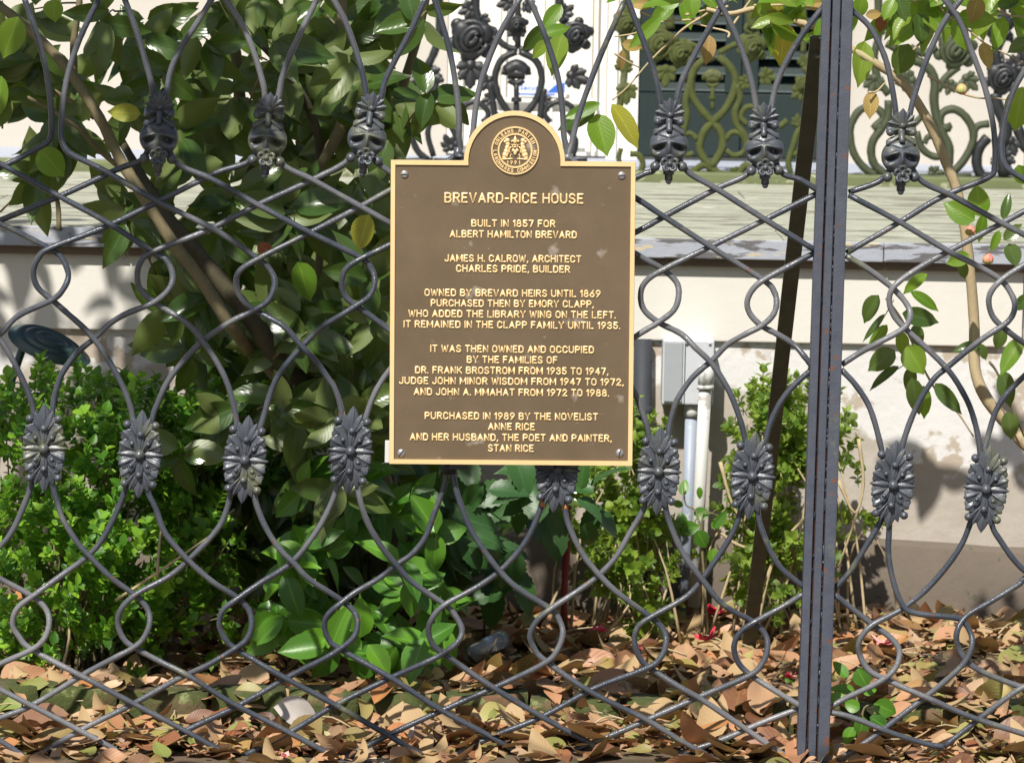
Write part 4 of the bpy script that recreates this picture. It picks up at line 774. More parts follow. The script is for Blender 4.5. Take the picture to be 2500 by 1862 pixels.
panel('moss covered green cast iron panel with roses before the dark green shutters', cB, 3.6717, 'green_iron',
 [([(900, 505), (760, 570), (690, 700), (700, 860), (790, 1000), (880, 1095), (960, 1200), (965, 1330), (900, 1450), (860, 1480), (800, 1420), (765, 1320), (800, 1190), (880, 1095), (980, 1000), (1055, 870), (1088, 720), (1035, 600), (930, 505)], 24),
  ([(930, 480), (1060, 410), (1140, 380)], 18), ([(890, 480), (760, 430), (640, 380)], 18), ([(490, -200), (490, 80), (500, 260)], 28), ([(1230, -200), (1225, 80), (1240, 260)], 32), ([(1240, 300), (1180, 270), (1200, 220), (1260, 230), (1270, 280)], 15),
  ([(1090, 760), (1125, 880), (1080, 1000), (1100, 1120), (1170, 1220), (1190, 1330)], 22), ([(680, 760), (640, 900), (650, 1040), (620, 1170), (610, 1300)], 22),
  ([(1000, 1250), (1050, 1190), (1130, 1200), (1180, 1300), (1150, 1370), (1070, 1395), (1000, 1350)], 17), ([(740, 1250), (690, 1200), (620, 1215), (590, 1300), (640, 1385), (710, 1375)], 17),
  ([(600, 1560), (700, 1540), (800, 1480), (880, 1520), (960, 1560), (1090, 1570), (1180, 1480), (1240, 1540)], 22), ([(1260, 960), (1180, 965), (1135, 1050), (1190, 1120)], 18), ([(1480, 1140), (1550, 1080)], 20),
  ([(1690, -200), (1700, 300), (1690, 480)], 18), ([(1690, 600), (1760, 700), (1700, 850), (1740, 980), (1700, 1100), (1640, 1190), (1600, 1320), (1560, 1450), (1580, 1560)], 18),
  ([(90, -200), (110, 100), (80, 300), (110, 500), (90, 650), (60, 900), (20, 1000)], 22), ([(140, 1380), (220, 1390), (255, 1470), (230, 1550)], 18), ([(60, 1330), (40, 1430), (80, 1540)], 15), base_rail(-60, 1900, 1590, 20)]+bud(880, 700, .95),
 [(400, 390, 125), (590, 480, 100), (1240, 420, 105), (100, 220, 95), (1700, 760, 70)], [(460, 620, 80, -90), (1330, 680, 65, -10), (1190, 730, 55, 200), (1690, 580, 55, 60), (1690, 800, 65, 220), (80, 620, 70, 80), (110, 780, 80, -90), (1660, 1350, 60, -60), (1640, 1120, 50, 90), (1060, 1560, 50, 20)], (900, 1610))
panel('dark green scrolled iron panel with a drooping rose, right of the iron post', cC, 3.671, 'dark_green_iron',
 [([(380, 1130), (310, 1145), (390, 1060), (350, 985), (260, 960), (170, 1000), (105, 1110), (92, 1210), (125, 1370), (215, 1500), (330, 1575)], 24), ([(440, 900), (430, 1060), (370, 1160), (300, 1260), (282, 1370), (315, 1480), (410, 1560)], 26),
  ([(620, 540), (720, 560), (810, 630), (855, 740), (845, 900), (870, 1050), (925, 1200), (980, 1320), (975, 1480)], 28), ([(960, 1110), (975, 1150), (910, 1130), (905, 1040), (960, 990), (1040, 985), (1130, 1050), (1195, 1170), (1190, 1280), (1130, 1410), (1050, 1510), (980, 1560)], 25),
  ([(1190, 1210), (1240, 1130), (1340, 1110)], 22), ([(880, 820), (930, 720), (1000, 650), (1070, 600)], 22), ([(1000, -200), (1000, 200), (1030, 330)], 32), ([(690, 1180), (730, 1320), (820, 1395), (900, 1400), (940, 1340)], 22), ([(760, 1290), (790, 1230), (860, 1225), (900, 1280)], 18),
  ([(420, 390), (520, 440), (640, 440), (760, 480), (870, 420)], 24), ([(340, -200), (350, 300), (310, 500), (340, 700), (440, 850)], 24), ([(640, 1140), (720, 1060), (780, 990)], 20), base_rail(0, 1180, 1590, 24)],
 [(1040, 450, 140)], [(1130, 700, 75, -45), (1000, 740, 60, -110), (650, 720, 80, 190), (310, 700, 80, -100), (350, 300, 50, 90), (650, 500, 50, 90), (820, 1560, 60, 10)], (600, 1610))
panel('black scrolled iron column at the right end of the porch in view', cC, 3.671, 'black_iron',
 [([(1560, -200), (1565, 120)], 36), ([(1450, 350), (1400, 480), (1430, 620)], 30), ([(1390, 840), (1410, 950), (1470, 1060), (1490, 1200), (1440, 1330), (1480, 1580)], 40), ([(1330, 1230), (1250, 1330), (1228, 1460), (1270, 1570), (1360, 1600)], 32), ([(1590, 1130), (1650, 1300), (1720, 1360)], 32), ([(1560, 350), (1640, 480), (1700, 600)], 28), ([(1700, -200), (1720, 600), (1700, 1580)], 34), base_rail(1184, 2300, 1610, 24)],
 [(1420, 240, 120), (1460, 700, 125), (1900, 400, 120)], [(1370, 110, 60, 100), (1400, 480, 70, 250), (1560, 600, 70, 60), (1530, 1260, 90, 250), (1440, 1400, 90, -60), (1760, 1200, 90, 60)], (1500, 1620))

# ================================================================== GARDEN LIGHT, BOTTLE
gl = thing('garden_light', 'dark metal garden light with a ridged shell shaped shade above the hedge', 'lamp', G(-20, 1560))
c = P(122, 842, 1.2); s = S(1.2); V = []; nr, na = 22, 30
axx = (Rt*.92-Up*.37).normalized(); ayy = (Up*.55+Rt*.2+Fw*.82).normalized(); azz = axx.cross(ayy).normalized()
if azz.z < 0: azz = -azz
for i in range(nr+1):
    r = i/nr
    for j in range(na):
        a = 2*math.pi*j/na; h = 34*math.sqrt(max(0, 1-r*r*.96))+2.6*math.sin(r*26)*(r > .15)
        p = c+axx*(108*r*math.cos(a)*s)+ayy*(62*r*math.sin(a)*s*(1-.15*math.cos(a)))+azz*(h*s)-azz*.012; V.append(tuple(p))
mb = MB(); mb.add(V, [(i*na+j, (i+1)*na+j, (i+1)*na+(j+1) % na, i*na+(j+1) % na) for i in range(nr) for j in range(na)]); part('shade', mb, 'lamp', gl)
mb = MB(); tube(mb, [tuple(P(60, 835, 1.2)), tuple(P(38, 900, 1.2)), tuple(P(8, 1000, 1.2)), tuple(P(-15, 1200, 1.2)), tuple(G(-20, 1560))], .009, 10, 3); part('pole', mb, 'lamp', gl)
bt = thing('plastic_cup', 'clear crumpled plastic cup lying on the leaves under the dark broad leaved plant', 'cup', G(1190, 1570))
a = G(1150, 1590, .02); b_ = G(1225, 1560, .035); mb = MB()
tube(mb, [tuple(a), tuple(a.lerp(b_, .5)), tuple(b_)], [.012, .017, .022], 14, 3, .05); part('cup_wall', mb, 'plastic', bt)

# ================================================================== PLANTS
CAMV = leaf_var(10, .112, .053)
def wood(root, name, pts, r, mat, Y=None, jit=.06, seg=8):
    mb = MB(); P3 = [tuple(D(*p)) if abs(p[0]) > 5 or abs(p[1]) > 5 else tuple(p) for p in pts]; tube(mb, P3, r, seg, 5, jit); return part(name, mb, mat, root)
def tuple3(v): return (v[0], v[1], v[2])
cam1 = thing('camellia', 'large camellia with crooked limbs and dense olive green leaves on the left', 'tree', G(960, 1500))
base = G(965, 1500)
wood(cam1, 'trunk', [(845, 1330, 1.05), (842, 1230, 1.03), (838, 1100, 1.02), (815, 990, 1.0), (745, 905, .85), (665, 840, .68), (605, 775, .6), (535, 680, .56), (445, 570, .55), (370, 480, .56), (312, 390, .62), (260, 300, .8)], [.036, .033, .03, .027, .022, .02, .018, .016, .011, .008], 'dark_bark', seg=10)
wood(cam1, 'limb', [(640, 860, .7), (580, 790, .68), (560, 780, .68), (500, 705, .52), (432, 600, .5), (372, 522, .5), (296, 402, .48), (260, 345, .48), (215, 255, .46), (150, 155, .46), (75, 75, .46), (-10, 5, .48)], [.016, .014, .0125, .012, .011, .0105, .009], 'bark')
wood(cam1, 'limb', [(838, 1080, 1.0), (790, 850, .95), (760, 760, .9), (705, 690, .85), (690, 600, .82), (695, 500, .8), (660, 430, .8), (705, 340, .78), (740, 270, .78), (755, 200, .8), (745, 100, .8), (738, -40, .8)], [.02, .014, .011, .009, .009, .01, .012, .013, .012, .012], 'bark')
wood(cam1, 'limb', [(842, 1040, 1.02), (860, 800, 1.1), (870, 520, 1.1), (850, 330, 1.05), (870, 200, 1.0), (905, 80, .95), (930, -40, .9)], [.016, .013, .012, .011, .009, .008], 'bark')
wood(cam1, 'limb', [(690, 440, .82), (690, 300, .8), (640, 180, .78), (560, 90, .75), (500, 30, .72), (460, -50, .7)], [.011, .009, .008, .007, .006], 'dark_bark')
wood(cam1, 'limb', [(520, 230, .9), (515, 150, .9), (500, 60, .9), (480, -30, .9)], [.013, .012, .011], 'bark')
wood(cam1, 'limb', [(205, 255, .6), (120, 200, .6), (40, 170, .6), (-30, 150, .6)], [.006, .005, .004], 'bark')
wood(cam1, 'limb', [(160, 160, .56), (160, 90, .56), (170, 20, .55), (175, -30, .55)], [.008, .007, .006], 'bark')
wood(cam1, 'limb', [(300, 395, .6), (220, 330, .56), (160, 270, .5), (60, 210, .45)], [.006, .005, .003], 'bark')
wood(cam1, 'limb', [(128, 500, 1.3), (125, 440, 1.3), (110, 380, 1.25), (60, 300, 1.2)], [.006, .005, .005], 'bark')
wood(cam1, 'limb', [(600, 780, .95), (560, 500, 1.0), (540, 380, 1.05), (600, 250, 1.1), (700, 100, 1.1)], [.014, .012, .01, .008, .006], 'dark_bark')
# leaves: clusters at twig ends
def clusters(cx, cy, rx, ry, n, y0, y1, down=-90, spread=85, per=(4, 7), sz=(.75, 1.15), tw=None, Lf=.098, tilt=.7, up=.25, flip=0.0):
    out = []
    k = 0
    while k < n:
        while True:
            u, v = rnd(-1, 1), rnd(-1, 1)
            if u*u+v*v < 1: break
        Y = rnd(y0, y1); c = D(cx+u*rx, cy+v*ry, Y); m_ = random.randint(*per)
        if tw is not None: tw.append((c, c+Vector((rnd(-.05, .05), rnd(.01, .08), rnd(-.07, .03)))))
        a0 = rnd(0, 360)
        for j in range(m_):
            ang = down+random.gauss(0, spread) if random.random() < .75 else rnd(0, 360)
            tip = img_dir(ang, away=rnd(-.5, .45)); nm = cam_normal(tilt, up)*(-1 if random.random() < flip else 1)
            if not flip and random.random() < .3: nm = (nm+Vector((0, 0, 1.2))).normalized()
            out.append((tuple(c+Vector((rnd(-.012, .012), rnd(-.02, .02), rnd(-.015, .015)))), tip, nm, rnd(*sz))); k += 1
    return out
tw = []
pl_ = []
for (cx, cy, rx, ry, n, y0, y1) in ((190, 140, 240, 160, 150, .35, .95), (560, 110, 270, 140, 150, .35, 1.0), (820, 50, 130, 70, 40, .4, .9), (690, 250, 150, 110, 66, .5, 1.0),
    (460, 330, 190, 80, 45, .45, .95), (890, 290, 55, 100, 22, .4, .8), (70, 330, 90, 80, 22, .4, .8), (600, 480, 240, 100, 80, .5, 1.05), (640, 620, 190, 120, 92, .5, 1.05), (800, 500, 50, 150, 24, .4, .9),
    (400, 620, 90, 80, 18, .5, .9), (690, 760, 150, 100, 72, .5, 1.05), (770, 900, 100, 110, 62, .5, 1.0), (480, 780, 100, 60, 14, .6, 1.0), (340, 680, 50, 50, 7, .4, .6), (250, 440, 240, 60, 22, .45, .8), (530, 960, 160, 70, 22, .5, .9), (690, 880, 110, 90, 46, .35, .6), (770, 760, 70, 120, 30, .35, .6), (560, 900, 90, 70, 16, .4, .6), (700, 1010, 130, 60, 30, .4, .7), (640, 700, 90, 60, 14, .35, .5)):
    pl_ += clusters(cx, cy, rx, ry, int(n*.68), y0+.08, y1+.12, tw=tw, flip=.42, sz=(.7, 1.1))
scatter_leaves(cam1, pl_, CAMV, 'camellia', cap=300)
back = []
for (cx, cy, rx, ry, n) in ((560, 130, 300, 160, 60), (600, 480, 170, 150, 45), (700, 760, 140, 150, 90), (820, 1000, 130, 100, 60), (470, 1090, 130, 130, 70), (600, 1100, 120, 150, 60), (590, 1020, 90, 70, 40), (560, 810, 110, 70, 50), (740, 560, 110, 160, 40), (420, 1010, 60, 60, 20), (1050, 1130, 150, 90, 50), (760, 1200, 200, 120, 60)): back += clusters(cx, cy, rx, ry, n, 1.1, 1.5, tw=None)
mb = MB()
for pos, tip, nm, sc in back:
    V, F, U = random.choice(CAMV); mb.add(V @ (np.array(frame(tip, nm).to_3x3())*sc).T+np.array(pos), F, U)
part('inner_foliage', mb, 'camellia', cam1, kind='stuff')
mb = MB()
for a, b_ in tw:
    mid = a.lerp(b_, .5)+Vector((rnd(-.01, .01), 0, rnd(-.01, .01))); tube(mb, [tuple(a), tuple(mid), tuple(b_), tuple(b_+(b_-a)*.9+Vector((0, .02, -.01)))], [.0013, .0018, .0025], 5, 2)
part('twigs', mb, 'bark', cam1, kind='stuff')
# crown above the frame: it shades the left half of the fence and the shrub
mb = MB()
for k in range(470):
    x, y, z = rnd(-1.75, -.5), rnd(-.95, .75), rnd(1.78, 2.75)
    if x > -.62+.0*y and y < -.35: x -= .35
    if z < 1.72+.12*(y+.3): continue
    V, F, U = random.choice(CAMV); ang = rnd(0, 6.3)
    tip = Vector((math.cos(ang), math.sin(ang), rnd(-.8, .2))); nm = Vector((rnd(-.5, .5), rnd(-.5, .5), 1))
    mb.add(V @ (np.array(frame(tip, nm).to_3x3())*rnd(.85, 1.3)).T+np.array((x, y, z)), F, U)
def shade_clumps(mb, n, x0, x1, y0, y1, z0, z1, nc=14):  # out-of-view leaf clumps, added only for the shade they cast
    cs = [(rnd(x0, x1), rnd(y0, y1), rnd(z0, z1)) for _ in range(nc)]
    for k in range(n):
        c = random.choice(cs); p = np.array(c)+rng.normal(0, 1, 3)*np.array((.13, .1, .07))
        if p[2] < 1.95: continue
        V, F, U = random.choice(CAMV); ang = rnd(0, 6.3)
        mb.add(V @ (np.array(frame(Vector((math.cos(ang), math.sin(ang), rnd(-.8, .2))), Vector((rnd(-.5, .5), rnd(-.5, .5), 1))).to_3x3())*rnd(.9, 1.3)).T+p, F, U)
shade_clumps(mb, 300, -1.7, .3, -2.3, -1.95, 2.02, 2.2, 14)  # added over the street side to shade the front leaf strip
part('unseen_crown', mb, 'camellia', cam1, kind='stuff')  # unseen crown together with the added shading clumps
wood(cam1, 'limb', [tuple(D(460, -50, .7)), (-.8, .5, 1.9), (-1.0, .1, 2.2), (-1.1, -.5, 2.4)], [.012, .01, .006], 'bark')
wood(cam1, 'limb', [(-1.1, -.5, 2.4), (-1.0, -1.2, 2.5), (-.6, -2.0, 2.4), (0, -2.0, 2.45)], [.008, .007, .005], 'bark')  # unseen limb invented to carry the shading clumps
wood(cam1, 'limb', [tuple(D(738, -40, .8)), (-.5, .6, 1.9), (-.75, .2, 2.3), (-.8, -.2, 2.6)], [.012, .01, .006], 'bark')
# bright hanging leaves at the far left and a few single ones
def put_leaf(root, px, py, Y, Lpx, ang, Wpx, mat, away=.1, curl=.15, fold=.3, tilt=None, name='leaf', drip=True, twist=.0):
    s = S(Y); tip = img_dir(ang, away=away); L = Lpx*s; vf = leaf_VF(L, Wpx*s*1.15, curl=curl, fold=fold, twist=twist, drip=drip, wave=.02, ph=rnd(0, 6), nt=9)
    nm = tilt or (-Fw+Vector((rnd(-.3, .3), 0, rnd(-.1, .5)))); me = mesh_of(vf, name, mat); p = P(px, py, Y)-tip*L*.5
    return link(name, me, root, Matrix.Translation(p) @ frame(tip, nm))
for a in ((25, 95, .3, 115, -110, 60, 'camellia_lit'), (0, 235, .3, 100, -95, 40, 'camellia_lit'), (132, 28, .35, 60, -90, 45, 'camellia_lit'), (128, 400, .4, 95, -50, 60, 'camellia_lit'), (300, 275, .4, 90, 175, 40, 'camellia_yellow'), (290, 232, .45, 75, 185, 40, 'camellia'),
          (885, 570, .45, 100, -110, 55, 'camellia_yellow'), (745, 690, .5, 110, -70, 55, 'camellia_lit'), (650, 610, .5, 50, -30, 30, 'browncurl')): put_leaf(cam1, *a)
mb = MB()
# right camellia
cam2 = thing('camellia', 'slender camellia on the right with a bare tan limb, bright leaves and pink buds', 'tree', G(2520, 1500))
wood(cam2, 'trunk', [tuple(G(2640, 1560)), (2290, 1040, .75), (2218, 955, .7), (2195, 930, .7), (2140, 868, .68), (2112, 800, .68), (2110, 700, .68), (2098, 560, .66), (2076, 425, .65), (2048, 350, .64), (2010, 262, .62), (1960, 185, .6), (1900, 140, .58), (1850, 110, .57), (1800, 75, .56)], [.02, .018, .016, .014, .0125, .012, .011, .0105, .0105, .010, .009, .0085, .007, .006], 'tan_bark')
wood(cam2, 'limb', [(1800, 75, .56), (1770, 60, .55), (1720, 45, .54), (1690, 25, .53), (1640, 18, .52), (1580, 30, .5), (1530, 20, .5)], [.008, .0075, .007, .006, .005, .004], 'tan_bark')
wood(cam2, 'limb', [(1690, 25, .53), (1660, -30, .55)], [.005, .004], 'tan_bark')
def twig(root, pts, Y, r=.0022, mat='tan_bark', conv=None):
    mb = MB(); tube(mb, [tuple(P(*(conv(*p) if conv else p), Y+.01*i)) for i, p in enumerate(pts)], [r, r*.8, r*.55], 6, 4, .08); part('twig', mb, mat, root)
for cv, pts in ((cB, [(1020, 60), (900, 80), (770, 160), (660, 180), (460, 190), (340, 230), (180, 300), (0, 330)]), (cB, [(770, 160), (620, 260), (500, 370), (300, 570), (120, 780), (-20, 900)]), (cB, [(1060, 230), (1140, 110), (1220, 0)]), (cB, [(1020, 340), (1020, 290), (870, 250), (700, 210)]),
    (cB, [(740, 100), (620, 20), (540, -30)]), (cB, [(640, 135), (740, 110), (900, 70)]), (cB, [(230, 110), (420, 190)]), (cB, [(0, 480), (110, 550), (230, 610)]), (cB, [(1250, 50), (1500, 45), (1700, 20), (1850, -20)]),
    (cC, [(420, 120), (540, 30), (620, 10), (760, 40), (900, 90), (970, 150), (1130, 250), (1300, 390), (1500, 490), (1640, 570)]), (cC, [(660, 450), (800, 310), (890, 220), (960, 110), (1050, 0)]), (cC, [(790, 680), (920, 750), (1040, 820), (1250, 880), (1400, 880), (1650, 930)]), (cC, [(860, 0), (940, 120)]), (cC, [(260, 830), (330, 820), (410, 740)]), (cC, [(1420, 80), (1520, 140), (1660, 150)])):
    twig(cam2, pts, .5, .0026, 'tan_bark', cv)
r2 = zf((1640, 600), 2.579)
twig(cam2, [(1350, 330), (1450, 470), (1520, 620), (1600, 800), (1700, 960), (1800, 1050), (1900, 1200)], .55, .003, 'tan_bark', r2)
twig(cam2, [(1270, 560), (1400, 340)], .55, .0015, 'bark', r2); twig(cam2, [(1350, 820), (1480, 740)], .55, .0015, 'bark', r2)
twig(cam2, [(2000, 730), (2050, 800), (2130, 980), (2218, 1200)], .6, .003, 'bark', r2)
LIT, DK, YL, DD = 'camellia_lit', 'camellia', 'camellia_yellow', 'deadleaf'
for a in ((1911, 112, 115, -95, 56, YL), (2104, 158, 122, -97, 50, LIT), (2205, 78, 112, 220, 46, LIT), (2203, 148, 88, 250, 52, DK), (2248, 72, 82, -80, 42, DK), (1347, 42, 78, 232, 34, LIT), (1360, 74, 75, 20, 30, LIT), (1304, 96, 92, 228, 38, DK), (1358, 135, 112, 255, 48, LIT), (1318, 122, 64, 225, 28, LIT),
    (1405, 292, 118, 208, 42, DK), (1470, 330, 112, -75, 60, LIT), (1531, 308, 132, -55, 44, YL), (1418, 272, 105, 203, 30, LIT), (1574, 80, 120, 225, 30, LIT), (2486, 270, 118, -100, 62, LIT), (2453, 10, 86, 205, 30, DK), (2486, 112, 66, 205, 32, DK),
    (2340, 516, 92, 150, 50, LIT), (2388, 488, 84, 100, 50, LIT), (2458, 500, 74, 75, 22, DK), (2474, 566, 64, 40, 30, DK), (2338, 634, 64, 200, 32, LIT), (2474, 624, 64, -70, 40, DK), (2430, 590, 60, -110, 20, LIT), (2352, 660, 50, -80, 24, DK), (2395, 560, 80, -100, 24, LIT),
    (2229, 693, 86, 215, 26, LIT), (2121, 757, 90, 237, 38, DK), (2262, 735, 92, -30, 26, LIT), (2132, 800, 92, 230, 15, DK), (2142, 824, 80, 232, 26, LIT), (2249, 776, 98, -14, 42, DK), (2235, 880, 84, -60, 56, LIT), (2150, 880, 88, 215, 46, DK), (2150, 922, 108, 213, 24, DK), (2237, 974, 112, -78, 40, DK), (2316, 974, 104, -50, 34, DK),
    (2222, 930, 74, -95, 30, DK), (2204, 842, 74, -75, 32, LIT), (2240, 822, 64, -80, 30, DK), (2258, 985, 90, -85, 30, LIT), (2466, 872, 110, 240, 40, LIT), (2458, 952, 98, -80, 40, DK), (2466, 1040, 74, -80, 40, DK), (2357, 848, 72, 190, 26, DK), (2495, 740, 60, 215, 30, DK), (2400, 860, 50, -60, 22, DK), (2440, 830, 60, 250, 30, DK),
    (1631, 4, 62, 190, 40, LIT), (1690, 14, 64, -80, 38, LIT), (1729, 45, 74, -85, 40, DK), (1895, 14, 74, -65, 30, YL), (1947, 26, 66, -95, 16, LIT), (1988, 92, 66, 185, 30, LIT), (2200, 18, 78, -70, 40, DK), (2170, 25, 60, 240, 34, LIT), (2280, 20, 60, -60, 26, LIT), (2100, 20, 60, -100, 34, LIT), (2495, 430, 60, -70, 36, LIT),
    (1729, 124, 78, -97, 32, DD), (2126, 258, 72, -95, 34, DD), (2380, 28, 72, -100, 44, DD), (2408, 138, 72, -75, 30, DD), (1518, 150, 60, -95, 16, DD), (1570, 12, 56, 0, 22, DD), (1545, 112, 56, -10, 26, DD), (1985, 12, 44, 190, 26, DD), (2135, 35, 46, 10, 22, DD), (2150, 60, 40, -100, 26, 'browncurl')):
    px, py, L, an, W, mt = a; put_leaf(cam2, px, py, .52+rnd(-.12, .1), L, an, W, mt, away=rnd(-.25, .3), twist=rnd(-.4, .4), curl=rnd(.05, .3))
for px, py, r in ((2348, 218, 15), (2369, 563, 14), (2412, 632, 15), (1892, 50, 14)):
    mb = MB(); c = P(px, py, .5); s = S(.5); ball(mb, c, r*s*.85, (1, 1, 1.1))
    for k in range(8):
        a = k*.785; ball(mb, (c.x+.5*r*s*math.cos(a), c.y+.5*r*s*math.sin(a), c.z-.1*r*s), r*s*.55, (.8, .8, 1.25), 8, 5)
    part('flower_bud', mb, 'palepetal' if r == 14 and px < 2000 else 'bud', cam2)
top = clusters(1560, 10, 290, 34, 26, .4, .7, per=(1, 3), sz=(.4, .75), tilt=.9)+clusters(2000, 15, 200, 45, 26, .4, .7, per=(1, 3), sz=(.45, .8), tilt=.9)
scatter_leaves(cam2, top, CAMV, 'camellia_lit', cap=60)
ext = clusters(2100, -120, 420, 110, 90, .2, .9)
scatter_leaves(cam2, ext, CAMV, 'camellia_lit', cap=0, stuff='unseen_crown')
mb = MB(); shade_clumps(mb, 240, .3, 1.7, -2.3, -1.95, 2.02, 2.2, 11); shade_clumps(mb, 260, .55, 1.6, -1.5, -.85, 2.15, 2.5, 8)  # unseen clumps added to throw dappled shade on the ground
part('added_shade_crown', mb, 'camellia', cam2, kind='stuff')
for pts in ([(1.65, .9, 1.2), (1.6, .2, 2.0), (1.2, -.8, 2.3), (.8, -2.0, 2.45)], [(1.6, .2, 2.0), (1.0, -.3, 2.3), (.5, -1.1, 2.45)]):
    mb = MB(); tube(mb, pts, [.016, .012, .007], 8, 5, .06); part('limb', mb, 'tan_bark', cam2)  # out-of-view limbs made up to hold the added leaves
# ---- small leaved hedge, left
def sprig_mb(nl=7, L=.055, leafL=.021, leafW=.012):
    mb = MB(); tube(mb, [(0, 0, 0), (0.002, 0, L*.5), (0, .002, L)], .0009, 4, 1)
    for k in range(nl):
        z = L*(.15+.85*k/(nl-1)); a0 = k*math.pi/2+rnd(-.3, .3)
        for sgn in (0, math.pi):
            a = a0+sgn; el = rnd(.2, .8)+.5*k/nl; tip = Vector((math.cos(a)*math.cos(el), math.sin(a)*math.cos(el), math.sin(el))); nm = Vector((-math.cos(a)*math.sin(el), -math.sin(a)*math.sin(el), math.cos(el)))
            V, F, U = leaf_VF(leafL*rnd(.75, 1.15), leafW*rnd(.85, 1.1), curl=rnd(0, .3), fold=.25, nt=4, drip=False)
            mb.add(V @ np.array(frame(tip, nm).to_3x3()).T+np.array((0, 0, z)), F, U)
    return mb
def hedge(root, blobs, n, mat, cap, stems, sprL=.055, lf=.021, bare=.0, dens=.0):
    var = [sprig_mb(random.choice((5, 6, 7)), sprL*rnd(.8, 1.2), lf, lf*.70) for _ in range(6)]
    meshes = [v.mesh('sprig', M[mat]) for v in var]; arr = [(np.concatenate(v.v), v.f, np.concatenate(v.uv)) for v in var]; pts = []
    tot = sum(b_[6] for b_ in blobs)
    for (cx, cy, cz, rx, ry, rz, wt) in blobs:
        for k in range(int(n*wt/tot)):
            while True:
                q = Vector((rnd(-1, 1), rnd(-1, 1), rnd(-1, 1)))
                if q.length < 1: break
            q = q.normalized()*(q.length**.45)*rnd(.9, 1.05)
            p = Vector((cx+q.x*rx, cy+q.y*ry, cz+q.z*rz))
            if p.z < .03: continue
            d = (q*.8+Vector((rnd(-.5, .5), rnd(-.6, .3), rnd(.1, 1.3)))).normalized(); pts.append((p, d))
    pts.sort(key=lambda a: a[0].y-.3*a[0].z)
    def mx(p, d): return Matrix.Translation(p) @ d.to_track_quat('Z', 'Y').to_matrix().to_4x4() @ Matrix.Rotation(rnd(0, 6.28), 4, 'Z') @ Matrix.Scale(rnd(.75, 1.2), 4)
    for p, d in pts[:cap]: link('sprig', random.choice(meshes), root, mx(p, d))
    mb = MB()
    for p, d in pts[cap:]:
        V, F, U = random.choice(arr); m4 = np.array(mx(p, d)); mb.add(V @ m4[:3, :3].T+m4[:3, 3], F, U)
    part('foliage', mb, mat, root, kind='stuff')
    mb = MB(); c0 = ROOT[root.name].translation
    for k in range(stems):
        p, d = random.choice(pts); b_ = Vector((c0.x+(p.x-c0.x)*.35+rnd(-.05, .05), c0.y+rnd(-.1, .1), .0))
        if dens: b_ = Vector((p.x+rnd(-.12, .12), p.y+rnd(-.05, .05), 0))
        m_ = b_.lerp(p, .55)+Vector((rnd(-.04, .04), rnd(-.03, .03), rnd(0, .03))); tube(mb, [tuple(b_), tuple(m_), tuple(p+d*.02)], [.004, .0026, .0012], 5, 3, .1)
    part('stems', mb, 'tan_bark' if dens else 'bark', root, kind='stuff')
bx = thing('boxwood_hedge', 'low boxwood hedge of tiny bright green leaves behind the left of the fence', 'hedge', (-.9, .95, 0))
hb = []
for (dx, dy, Y, rx, ry, rz, wt) in ((60, 1000, .95, .22, .22, .20, 3), (60, 1240, .8, .22, .22, .18, 3), (250, 960, .95, .18, .2, .14, 2.3), (200, 1170, .85, .2, .22, .18, 3), (330, 1160, .9, .16, .2, .14, 1.5), (440, 950, 1.1, .16, .15, .12, 1.4), (560, 940, 1.2, .12, .1, .1, .8), (-150, 1050, .95, .25, .25, .3, 2), (380, 1300, .9, .15, .15, .09, .8), (120, 1370, .75, .2, .12, .08, 1.0), (150, 890, 1.05, .2, .16, .08, 1.6), (390, 900, 1.1, .18, .12, .07, 1.2)):
    c = D(dx, dy+38, Y); hb.append((c.x, c.y, c.z, rx, ry, rz, wt))
hedge(bx, hb, 1080, 'boxwood', 290, 90, .058, .0255)
for a in (((250, 1300), (340, 1240), (470, 1150)), ((340, 1250), (345, 1180), (350, 1140)), ((120, 1500), (150, 1380), (140, 1300))):
    mb = MB(); tube(mb, [tuple(D(x, y, .62)) for x, y in a], [.0035, .003, .002], 6, 4, .1); part('bare_twig', mb, 'tan_bark', bx)
sh = thing('boxwood_shrub', 'thin yellowish boxwood shrub with bare tan stems against the peeling foundation wall', 'shrub', (.62, 1.5, 0))
hb = []
for (dx, dy, Y, rx, ry, rz, wt) in ((1660, 950, 1.6, .06, .12, .10, 1.8), (1655, 1070, 1.55, .06, .12, .12, 1.4), (1740, 960, 1.55, .09, .1, .12, 1.5), (1740, 1100, 1.5, .08, .1, .14, 1.3), (1370, 1040, 1.5, .06, .14, .15, 2.0), (1380, 1220, 1.45, .065, .14, .13, 1.8), (1310, 1100, 1.62, .10, .08, .15, 2.0), (1610, 1200, 1.6, .06, .1, .1, .8), (1690, 1250, 1.4, .09, .1, .06, .9), (1850, 1080, 1.6, .03, .04, .08, .15)):
    c = D(dx, dy, Y); hb.append((c.x, c.y, c.z, rx, ry, rz, wt))
hedge(sh, hb, 560, 'boxwood_r', 240, 60, .055, .024, dens=1)
for pts in ([(1545, 1140), (1600, 1180), (1650, 1170), (1700, 1000)], [(1860, 950), (1870, 1050), (1850, 1130), (1815, 1230)], [(1815, 1040), (1850, 1110), (1870, 1070)], [(1655, 1270), (1690, 1180), (1760, 1090), (1720, 1000)], [(1560, 1000), (1590, 1100), (1660, 1200)]):
    mb = MB(); tube(mb, [tuple(D(x, y, 1.45)) for x, y in pts], [.0045, .003, .002], 6, 4, .1); part('bare_stem', mb, 'tan_bark', sh)
